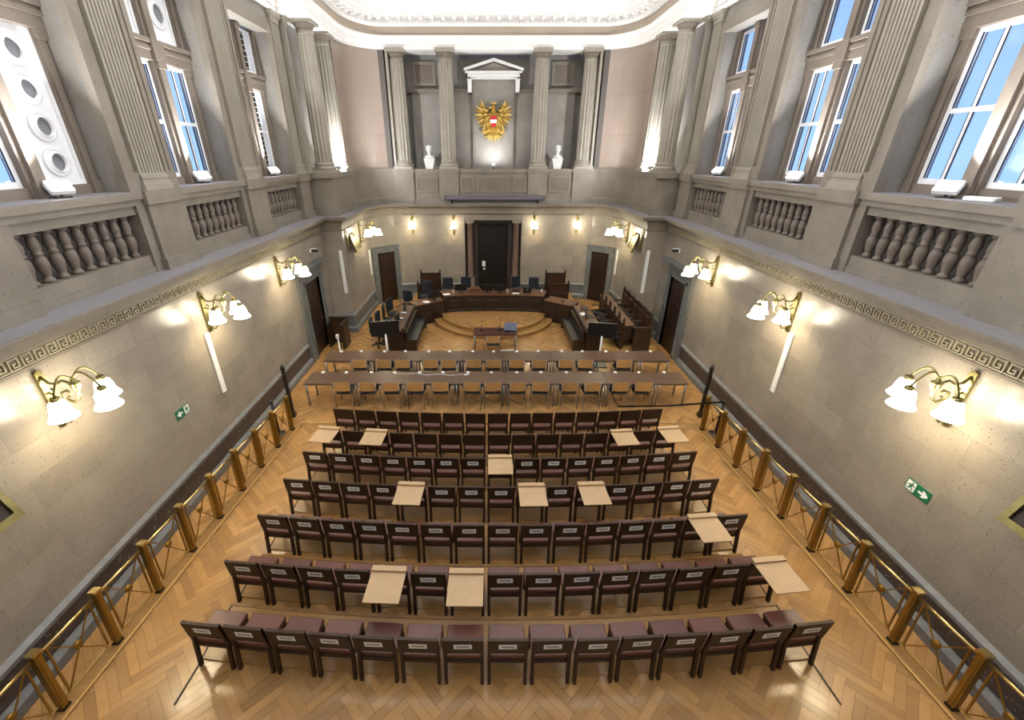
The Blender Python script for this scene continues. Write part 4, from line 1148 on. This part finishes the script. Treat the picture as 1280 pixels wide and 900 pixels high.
for x, y, z, a, lbl, g in ((-2.05, 18.75, 0.3, PI, 'dark blue office chair at the judges bench, nearest the angled monitor desk', 'office chairs at the bench'),
                        (-1.24, 18.85, 0.3, PI, 'dark blue office chair behind the single monitor of the judges bench', 'office chairs at the bench'),
                        (1.02, 18.95, 0.3, PI + 0.5, 'dark blue office chair at the judges bench turned sideways', 'turned office chair at the bench'),
                        (1.84, 18.8, 0.3, PI, 'dark blue office chair at the judges bench behind the laptop', 'office chairs at the bench'),
                        (-3.72, 17.75, 0, PI - 0.3, 'dark blue office chair behind the angled desk beside the corner door', 'office chairs by the corner door'),
                        (-2.92, 18.2, 0.3, PI - 0.2, 'dark blue office chair in front of the carved bench by the corner door', 'office chair before the carved bench'),
                        (-4.5, 14.3, 0, -PI / 2 + 0.1, 'first dark office chair behind the side desk counted from the big screen', 'office chairs at the side desk'),
                        (-4.42, 15.0, 0, -PI / 2 - 0.1, 'second dark office chair behind the side desk counted from the big screen', 'office chairs at the side desk'),
                        (-4.36, 15.75, 0, -PI / 2 + 0.2, 'third dark office chair behind the side desk counted from the big screen', 'office chairs at the side desk'),
                        (-4.3, 16.55, 0, -PI / 2 - 0.4, 'fourth dark office chair behind the side desk counted from the big screen', 'office chairs at the side desk')):
    if oc is None: oc = office_chair(); oc.location = (x, y, z); oc.rotation_euler = (0, 0, a); oc['label'] = lbl; oc['group'] = g
    else: dup(oc, (x, y, z), (0, 0, a), lbl, g)
# carved high-backed benches on the dais
for s, nm in SIDES:
    for k, (y, top, dx) in enumerate(((19.35, 1.2, 0.0), (18.75, 0.85, 0.08))):
        t = thing('carved_bench', 'carved dark wooden bench on the dais %s, %s' % ('near the office chairs' if s < 0 else 'near the jury stalls', 'high back with posts' if k == 0 else 'lower front one'), 'bench', (s * (2.9 + dx), y, 0.3), group='carved benches')
        MB().box(-0.4, 0.4, -0.03, 0.03, 0.3, top - 0.12).build('backrest', 'wood_stall', t)
        MB().box(-0.42, 0.42, -0.05, 0.05, top - 0.12, top - 0.06).build('crest_rail', 'wood_bench', t)
        MB().box(-0.4, 0.4, -0.3, 0.02, 0.0, 0.42).build('seat', 'wood_bench', t)
        for q in (-1, 1):
            p = MB().box(q * 0.44 - 0.035, q * 0.44 + 0.035, -0.05, 0.05, 0, top).build('post', 'wood_bench', t)
            MB().lathe([(0.03, top), (0.045, top + 0.03), (0.01, top + 0.1)], q * 0.44, 0, 0, n=8).build('finial', 'wood_bench', p)

# screens, monitors and desk items
def big_screen(x, y, rz_, lbl):
    t = thing('display_screen', lbl, 'screen', (x, y, 0), (0, 0, rz_), 'display screens')
    MB().box(-0.46, 0.46, -0.03, 0.02, 0.98, 1.5).build('panel', 'plastic_black', t, bevel=0.008)
    MB().box(-0.44, 0.44, 0.02, 0.024, 1.0, 1.48).build('screen_face', 'screen_black', t)
    MB().lathe([(0.03, 0.03), (0.03, 1.05)], 0, -0.06, 0, n=10).build('pole', 'white_plastic', t)
    MB().box(-0.25, 0.25, -0.25, 0.15, 0, 0.03).build('base', 'plastic_black', t)
big_screen(-3.62, 12.92, 0.18, 'large black display on a pale pole beside the side desk with office chairs')
big_screen(3.48, 12.75, -0.12, 'large black display on a pale pole before the jury stalls')
def monitor(x, y, z, rz_, lbl, g, w=0.48):
    t = thing('monitor', lbl, 'monitor', (x, y, z), (0, 0, rz_), g)
    MB().box(-w / 2, w / 2, -0.02, 0.02, 0.08, 0.36).build('panel', 'plastic_black', t, bevel=0.006)
    MB().box(-w / 2 + 0.015, w / 2 - 0.015, 0.02, 0.023, 0.095, 0.345).build('screen_face', 'screen_black', t)
    MB().box(-0.025, 0.025, -0.04, -0.02, 0.01, 0.2).build('stand', 'plastic_black', t)
    MB().box(-0.12, 0.12, -0.1, 0.08, 0, 0.012).build('foot', 'plastic_black', t)
BZ = 1.03
monitor(-1.4, 17.65, BZ, 0.1, 'black monitor at the end of the judges bench seen from behind', 'monitor at the bench end')
monitor(-0.27, 17.62, BZ, 0.0, 'black monitor before the double door, nearer the brown folder', 'pair of monitors at the bench centre')
monitor(0.27, 17.62, BZ, 0.0, 'black monitor before the double door, the one nearer the files', 'pair of monitors at the bench centre')
monitor(-2.5, 16.98, 0.9, 0.5, 'black monitor on the angled desk beside the judges bench', 'monitor on the angled desk')
monitor(-3.5, 15.75, 0.88, PI / 2 + 0.2, 'small black monitor on the side desk, nearer the angled desk', 'monitors on the side desk', 0.4)
monitor(-3.5, 14.3, 0.88, PI / 2 - 0.2, 'small black monitor on the side desk, nearer the big screen', 'monitors on the side desk', 0.4)
def laptop(x, y, z, rz_, lbl, g):
    t = thing('laptop', lbl, 'laptop', (x, y, z), (0, 0, rz_), g)
    MB().box(-0.17, 0.17, 0.0, 0.24, 0, 0.018).build('base', 'plastic_black', t)
    l = MB().tbox((0, -0.04, 0.13), (0.34, 0.012, 0.24), Matrix.Rotation(0.25, 3, 'X')).build('lid', 'plastic_black', t)
    MB().lathe([(0.028, 0), (0.026, 0.004)], n=12).build('badge', 'white_plastic', l, (0, -0.048, 0.13), (PI / 2 + 0.25, 0, 0))
laptop(1.45, 17.62, BZ, 0.0, 'dark laptop with a pale round badge on the judges bench', 'laptop at the bench')
laptop(3.5, 15.9, 0.881, -PI / 2 - 0.1, 'dark laptop before the jury stalls, nearer the angled desk', 'laptops before the jury')
laptop(3.48, 15.0, 0.881, -PI / 2 + 0.1, 'dark laptop before the jury stalls, nearer the big screen', 'laptops before the jury')
for x, y, z, w, d_, a, lbl in ((-2.0, 17.35, BZ, 0.3, 0.21, 0.2, 'white sheet of paper at the corner of the judges bench'), (-2.78, 16.72, 0.9, 0.3, 0.21, -0.6, 'white sheet of paper on the angled desk'),
                         (0.95, 17.48, BZ, 0.3, 0.15, 0.0, 'white papers on the bench beside the monitors'), (0.45, 13.9, 0.0, 0.5, 0.1, 0.05, 'white paper strip on the floor under the witness table'), (3.4, 15.3, 0.88, 0.2, 0.3, 0.1, 'white papers among the laptops before the jury stalls')):
    tag(MB().box(-w / 2, w / 2, -d_ / 2, d_ / 2, 0, 0.006).build('paper_sheet', 'paper', None, (x, y, z + 0.0005), (0, 0, a)), lbl, 'paper')
for x, y, wh in ((-1.72, 17.45, 'single monitor'), (0.6, 17.55, 'pair of monitors'), (2.05, 17.5, 'jury end')):
    t = thing('white_candle', 'small white cylinder on the judges bench by the ' + wh, 'candle', (x, y, BZ), group='white cylinders on the bench')
    MB().lathe([(0.035, 0), (0.035, 0.16), (0.02, 0.17)], n=12).build('body', 'bust_white', t)
    MB().lathe([(0.005, 0.17), (0.005, 0.185)], n=6).build('tip', 'ink', t)
o = thing('file_stack', 'stack of orange-brown files on the bench beside the laptop', 'files', (0.98, 17.75, BZ))
for i in range(4):
    MB().tbox((random.uniform(-0.01, 0.01), 0, 0.015 + i * 0.03), (0.32, 0.24, 0.028), Matrix.Rotation(random.uniform(-0.1, 0.1), 3, 'Z')).build('file', 'wood_stall', o)
tag(MB().prism([(-0.25, -0.15), (0.25, -0.15), (0.22, 0.2), (0.1, 0.3), (-0.15, 0.28), (-0.24, 0.1)], 'z', 0, 0.12).build('brown_folder', 'wood_bench_top', None, (-0.82, 17.85, BZ)), 'brown lectern-like folder on the bench beside the pair of monitors', 'folder')
def mic(x, y, z, a, lbl, g):
    t = thing('microphone', lbl, 'microphone', (x, y, z), (0, 0, a), g)
    MB().box(-0.05, 0.05, -0.05, 0.05, 0, 0.03).build('base', 'plastic_black', t)
    MB().tube([(0, 0, 0.03), (0, 0, 0.2), (0, -0.03, 0.32), (0, -0.08, 0.38)], 0.006, 6).build('gooseneck', 'plastic_black', t)
    MB().lathe([(0.006, 0), (0.014, 0.02), (0.014, 0.05), (0.004, 0.06)], n=8).build('capsule', 'plastic_black', t, (0, -0.08, 0.37), (0.9, 0, 0))
mic(2.85, 16.72, 0.9, 0, 'gooseneck microphone on the angled desk next to the jury desk', 'angled desk microphone')
# witness table
t = make_table(1.55, 13.6, 14.25, 'reddish brown witness table standing alone before the podium', 'witness table', (0.02, 13.6, 0), 'laminate_red')
mic(-0.45, 14.0, 0.74, PI, 'gooseneck microphone on the witness table, farther from the reading board', 'witness table microphones')
mic(0.2, 14.0, 0.74, PI, 'gooseneck microphone on the witness table, beside the reading board', 'witness table microphones')
dup(tch, (-0.06, 13.28, 0), (0, 0, 0), 'plywood-backed chair with black seat at the single witness table', 'witness chair')
t = thing('book_stand', 'slanted blue-grey reading board on the witness table', 'lectern', (0.56, 13.95, 0.74), (0, 0, -0.15))
MB().tbox((0, 0, 0.16), (0.44, 0.36, 0.02), Matrix.Rotation(0.5, 3, 'X')).build('board', 'blue_board', t)
MB().box(-0.15, 0.15, -0.1, 0.12, 0, 0.015).box(-0.02, 0.02, 0.0, 0.03, 0.015, 0.15).build('stand', 'plastic_black', t)
# equipment on the left desk
for y, wh in ((15.35, 'third'), (14.75, 'second'), (13.95, 'first')):
    t = thing('desk_phone', '%s grey desk telephone from the big screen on the monitor desk' % wh, 'telephone', (-3.45, y, 0.881), (0, 0, 1.4), 'desk telephones')
    MB().prism([(-0.1, 0), (0.1, 0), (0.1, 0.07), (-0.1, 0.03)], 'x', -0.09, 0.09).build('body', 'case_grey', t)
    MB().box(-0.09, -0.04, -0.1, 0.1, 0.05, 0.085).build('handset', 'white_plastic', t)
# low wooden pulpit by the left door and its white post
t = thing('wooden_lectern', 'dark wooden box lectern with panelled sides beside the side door', 'lectern', (-5.7, 14.35, 0))
MB().box(-0.33, 0.3, 0.22, 0.28, 0, 0.98).box(0.24, 0.3, -0.4, 0.22, 0, 0.9).box(-0.33, -0.27, -0.2, 0.22, 0, 0.9).build('body', 'wood_bench', t)
MB().box(-0.36, 0.33, 0.18, 0.32, 0.98, 1.03).box(0.2, 0.34, -0.44, 0.2, 0.9, 0.95).build('top_rail', 'wood_bench', t)
MB().box(0.3, 0.315, -0.3, 0.12, 0.15, 0.78).build('panel', 'wood_stall', t)
MB().box(-0.22, 0.18, 0.2, 0.22, 0.15, 0.8).build('panel', 'wood_stall', t)
t = thing('white_post', 'thin white sensor post in front of the box lectern', 'post', (-5.42, 13.45, 0))
MB().lathe([(0.08, 0), (0.08, 0.015), (0.02, 0.03), (0.02, 0.78)], n=12).build('pole', 'white_plastic', t)
MB().box(-0.06, 0.03, -0.05, 0.05, 0.66, 0.8).build('head', 'white_plastic', t, bevel=0.01)

# ------------------------------------------------------------------ things on the walls
for s, nm in SIDES:
    o = MB(s).box(WX - 0.045, WX - 0.002, 8.22, 8.36, 1.55, 2.98).build('strip_panel', 'white_plastic', None, bevel=0.01)
    tag(o, 'long white strip panel below a sconce on the %s wall' % SG[s], 'panel', 'strip panels under sconces')
    o = MB(s).box(5.62, 5.74, PY - 0.045, PY - 0.002, 1.58, 3.2).build('strip_panel', 'white_plastic', None, bevel=0.01)
    tag(o, 'long white strip panel on the apse pier, %s side' % AP[s], 'panel', 'strip panels on piers')
    o = MB(s).box(5.44, 5.49, 18.72, 18.86, 1.5, 2.6).build('strip_panel', 'white_plastic', None, bevel=0.01)
    tag(o, 'shorter white strip panel beside the corner door, %s side' % AP[s], 'panel', 'strip panels beside doors')
    # gilt frames tilted away from the wall
    for (x, y, z, rz_, k, lbl) in ((s * (WX - 0.02), 3.51 if s < 0 else 3.43, 2.42, -PI / 2 if s < 0 else PI / 2, 1.0, 'large gilt frame tilted off the %s wall near the railing' % SG[s]),
                              (s * 5.5, 16.75, 2.98, -PI / 2 if s < 0 else PI / 2, 0.8, 'small gilt relief frame tilted off the apse wall, %s side' % AP[s])):
        t = thing('gilt_frame', lbl, 'frame', (x, y, z), (0, 0, rz_), 'gilt frames %.1f' % k)
        w, h = 0.64 * (1 if k == 1 else 1.35) * k, 0.85 * k
        Rm = Matrix.Rotation(0.32, 3, 'X')
        def P(b, x0, x1, y0, y1, z0, z1):
            c = Vector(((x0 + x1) / 2, (y0 + y1) / 2, (z0 + z1) / 2))
            b.tbox(tuple(Rm @ c + Vector((0, 0.26 * k, 0))), (x1 - x0, y1 - y0, z1 - z0), Rm)
        b = MB(); P(b, -w / 2, w / 2, -0.03, 0.05, 0, 0.09); P(b, -w / 2, w / 2, -0.03, 0.05, h - 0.07, h); P(b, -w / 2, -w / 2 + 0.07, -0.03, 0.05, 0.09, h - 0.07); P(b, w / 2 - 0.07, w / 2, -0.03, 0.05, 0.09, h - 0.07)
        b.build('frame', 'brass_lamp', t)
        b = MB(); P(b, -w / 2 + 0.06, w / 2 - 0.06, -0.02, 0.01, 0.08, h - 0.06)
        b.build('panel', 'gilt_dark' if k < 1 else 'wood_door', t)
        b = MB()
        for i in range(5):
            P(b, -w / 2 + 0.1 + i * (w - 0.2) / 5, -w / 2 + 0.1 + (i + 0.45) * (w - 0.2) / 5, 0.01, 0.03, 0.12, h - 0.12)
        if k < 1: b.build('relief_bars', 'brass_lamp', t)
        MB().tube([(0, 0.01, h * 0.95), (0, 0.1, h * 0.9)], 0.015, 6).build('bracket', 'dark_metal', t)
    # small cameras over the side doors
    t = thing('security_camera', 'small black and white camera above the hooded door, %s wall' % SG[s], 'camera', (s * (WX - 0.001), 14.4, 3.45), group='security cameras')
    MB(s).box(-0.06, 0, -0.04, 0.04, -0.05, 0.05).build('mount', 'white_plastic', t)
    MB(s).tbox((-0.16, 0, 0.02), (0.2, 0.1, 0.09)).build('body', 'plastic_black', t)
    MB(s).tbox((-0.14, 0, 0.075), (0.2, 0.11, 0.02)).build('hood', 'white_plastic', t)
# emergency exit signs
def exit_sign(s, y, arrow_dir):
    t = thing('exit_sign', 'green exit sign with white running figure and arrow pointing ' + ('towards the railing start' if arrow_dir < 0 else 'away from the tables'), 'sign', (s * (WX - 0.0), y, 1.85), (0, 0, -PI / 2 if s < 0 else PI / 2), 'exit signs')
    # local +x runs along the wall, local +y into the room; as seen from the room local +x is the viewer's left
    MB().box(-0.19, 0.19, 0.0, 0.012, -0.095, 0.095).build('plate', 'sign_green', t)
    def q(poly, nme, mt='paper'):
        MB().prism(poly, 'y', 0.0125, 0.014).build(nme, mt, t)
    e = arrow_dir   # +1: arrow on the viewer's right pointing right
    f = lambda pts: [(-e * x, z) for x, z in pts]
    q(f([(0.01, -0.018), (0.085, -0.018), (0.06, -0.055), (0.10, -0.055), (0.165, 0.0), (0.10, 0.055), (0.06, 0.055), (0.085, 0.018), (0.01, 0.018)]), 'arrow')
    q(f([(-0.175, -0.08), (-0.04, -0.08), (-0.04, 0.08), (-0.175, 0.08)]), 'door_field')
    def g(poly): MB().prism(f(poly), 'y', 0.0142, 0.0155).build('running_figure', 'sign_green', t)
    g([(-0.115, 0.05), (-0.095, 0.07), (-0.075, 0.05), (-0.095, 0.032)])
    g([(-0.13, 0.028), (-0.08, 0.035), (-0.05, 0.01), (-0.06, 0.0), (-0.085, 0.015), (-0.09, -0.02), (-0.06, -0.045), (-0.065, -0.07), (-0.08, -0.07), (-0.08, -0.048), (-0.115, -0.025), (-0.12, -0.055), (-0.165, -0.06), (-0.165, -0.045), (-0.135, -0.042), (-0.125, 0.01), (-0.15, -0.005), (-0.16, 0.005)])
exit_sign(-1, 7.0, -1); exit_sign(1, 4.84, 1)
# projection screen case on the ledge
o = thing('screen_case', 'long flat grey projection screen case lying along the cornice ledge', 'screen case', (0.07, 20.05, 4.56))
MB().box(-2.18, 2.18, -0.12, 0.1, 0, 0.16).build('case', 'case_grey', o, bevel=0.01)
MB().box(-2.2, -2.18, -0.13, 0.11, -0.01, 0.17).box(2.18, 2.2, -0.13, 0.11, -0.01, 0.17).build('end_cap', 'plastic_black', o)
for x in (-1.9, 1.9): MB().box(x - 0.05, x + 0.05, -0.08, 0.06, -0.15, 0).build('bracket', 'dark_metal', o)
# busts
for s, nm in SIDES:
    t = thing('marble_bust', 'white marble bust between gallery columns on the %s side' % AP[s], 'bust', (s * 2.8, 20.5, ZW), group='busts')
    MB().prism([(-0.16, 0), (0.16, 0), (0.24, 0.42), (-0.24, 0.42)], 'y', -0.14, 0.14).build('plinth', 'bust_white', t)
    b = MB()
    b.lathe([(0.2, 0.42), (0.22, 0.46), (0.17, 0.52), (0.08, 0.56), (0.065, 0.6), (0.07, 0.64), (0.105, 0.69), (0.12, 0.76), (0.12, 0.83), (0.1, 0.89), (0.06, 0.93), (0.0, 0.945)], n=16, cap=False)
    b.prism([(-0.022, 0.70), (0.022, 0.70), (0.015, 0.78), (-0.015, 0.78)], 'y', -0.145, -0.09)
    b.box(-0.06, -0.02, -0.12, -0.1, 0.785, 0.8).box(0.02, 0.06, -0.12, -0.1, 0.785, 0.8)
    for q in (-1, 1): b.box(q * 0.12 - 0.012, q * 0.12 + 0.012, -0.02, 0.02, 0.73, 0.79)
    b.build('head', 'bust_white', t)
    MB().lathe([(0.13, 0.84), (0.135, 0.87), (0.125, 0.9)], n=18, rf=lambda k: 1.06 if k % 2 else 0.98, cap=False, smooth=False).build('wreath', 'bust_white', t)

# golden eagle
eg = thing('eagle_emblem', 'golden eagle emblem with a red and white shield on the niche wall', 'emblem', (0, 21.0, 7.62))
eg.scale = (1.05, 1, 1.05)
def leaf(L, w, base, ang, y0, nme, mt, parent, bend=0.0, th=0.03):
    pts = []
    n = 6
    prof = [0.35, 0.8, 1.0, 0.95, 0.75, 0.4, 0.0]
    lft, rgt = [], []
    for i in range(n + 1):
        t_ = i / n; a = ang + bend * t_
        cx = base[0] + math.cos(ang + bend * t_ * 0.5) * L * t_; cz = base[1] + math.sin(ang + bend * t_ * 0.5) * L * t_
        px, pz = -math.sin(a), math.cos(a)
        lft.append((cx + px * w / 2 * prof[i], cz + pz * w / 2 * prof[i])); rgt.append((cx - px * w / 2 * prof[i], cz - pz * w / 2 * prof[i]))
    MB().prism(lft + rgt[::-1][1:], 'y', y0 - th, y0).build(nme, mt, parent)
for s in (-1, 1):
    wg = MB().prism([(s * 0.06, 0.3), (s * 0.2, 0.5), (s * 0.4, 0.62), (s * 0.52, 0.5), (s * 0.5, 0.1), (s * 0.36, -0.18), (s * 0.12, -0.12)], 'y', -0.04, 0.0).build('wing', 'gilt_dark', eg)
    for i in range(11):
        f_ = i / 10
        ang = math.radians(82 - 165 * f_)
        bx = 0.40 - 0.22 * f_ * f_ + 0.06 * math.sin(PI * f_); bz = 0.50 - 0.66 * f_
        ang = ang if s > 0 else PI - ang
        leaf(0.26 + 0.12 * math.sin(PI * min(1, f_ + 0.15)), 0.085, (s * bx, bz), ang, -0.045 - 0.005 * i, 'feather', 'gilt' if i % 2 else 'gilt_light', wg, bend=-s * 0.5)
    for i in range(9):
        f_ = i / 8; ang = math.radians(30 - 105 * f_); ang = ang if s > 0 else PI - ang
        leaf(0.22, 0.075, (s * (0.30 - 0.12 * f_), 0.50 - 0.55 * f_), ang, -0.10 - 0.004 * i, 'feather', 'gilt_light' if i % 2 else 'gilt', wg, bend=-s * 0.6)
    for i in range(5):
        f_ = i / 4; ang = math.radians(-10 - 70 * f_); ang = ang if s > 0 else PI - ang
        leaf(0.16, 0.07, (s * (0.2 - 0.06 * f_), 0.42 - 0.42 * f_), ang, -0.14, 'covert', 'gilt' if i % 2 else 'gilt_light', wg, bend=-s * 0.4)
    lg = MB().tube([(s * 0.12, -0.1, -0.15), (s * 0.26, -0.1, -0.32), (s * 0.36, -0.1, -0.3)], [0.07, 0.05, 0.03], 8).build('leg', 'gilt', eg)
    for k in range(4):
        a = math.radians(-110 + k * 60); a = a if s > 0 else PI - a
        leaf(0.16, 0.05, (s * 0.36, -0.3), a, -0.1, 'claw', 'gilt_light', lg, bend=s * 0.8)
for i in range(7):
    a = math.radians(-90 + (i - 3) * 17)
    leaf(0.52 - 0.03 * abs(i - 3), 0.11, ((i - 3) * 0.045, -0.25), a, -0.04 - 0.004 * (i % 2), 'tail_feather', 'gilt' if i % 2 else 'gilt_light', eg, bend=(i - 3) * 0.18)
for s in (-1, 1):
    for k in range(3):
        a = math.radians(-60 - 30 * k); a = a if s > 0 else PI - a
        leaf(0.34, 0.07, (s * 0.1, -0.4), a, -0.08, 'scroll', 'gilt_light', eg, bend=s * 1.2)
MB().prism([(-0.17, 0.34), (0.17, 0.34), (0.2, 0.05), (0.12, -0.28), (-0.12, -0.28), (-0.2, 0.05)], 'y', -0.1, 0).build('body', 'gilt', eg)
hd = MB().lathe([(0.0, 0.13), (0.07, 0.1), (0.09, 0.02), (0.08, -0.05), (0.1, -0.14), (0.0, -0.16)], 0, -0.07, 0.5, n=12, cap=False).build('head', 'gilt', eg)
leaf(0.16, 0.07, (-0.05, 0.53), PI + 0.2, -0.07, 'beak', 'gilt_light', hd)
MB().prism([(-0.1, 0.64), (0.1, 0.64), (0.11, 0.72), (0.07, 0.68), (0.05, 0.76), (0.02, 0.69), (-0.02, 0.69), (-0.05, 0.76), (-0.07, 0.68), (-0.11, 0.72)], 'y', -0.1, -0.04).build('crown', 'gilt_light', hd)
sh = MB().prism([(-0.14, 0.22), (0.14, 0.22), (0.14, -0.05), (0.1, -0.14), (0, -0.19), (-0.1, -0.14), (-0.14, -0.05)], 'y', -0.14, -0.1).build('shield', 'shield_red', eg)
MB().box(-0.14, 0.14, -0.143, -0.14, -0.03, 0.09).build('shield_band', 'paper', sh)
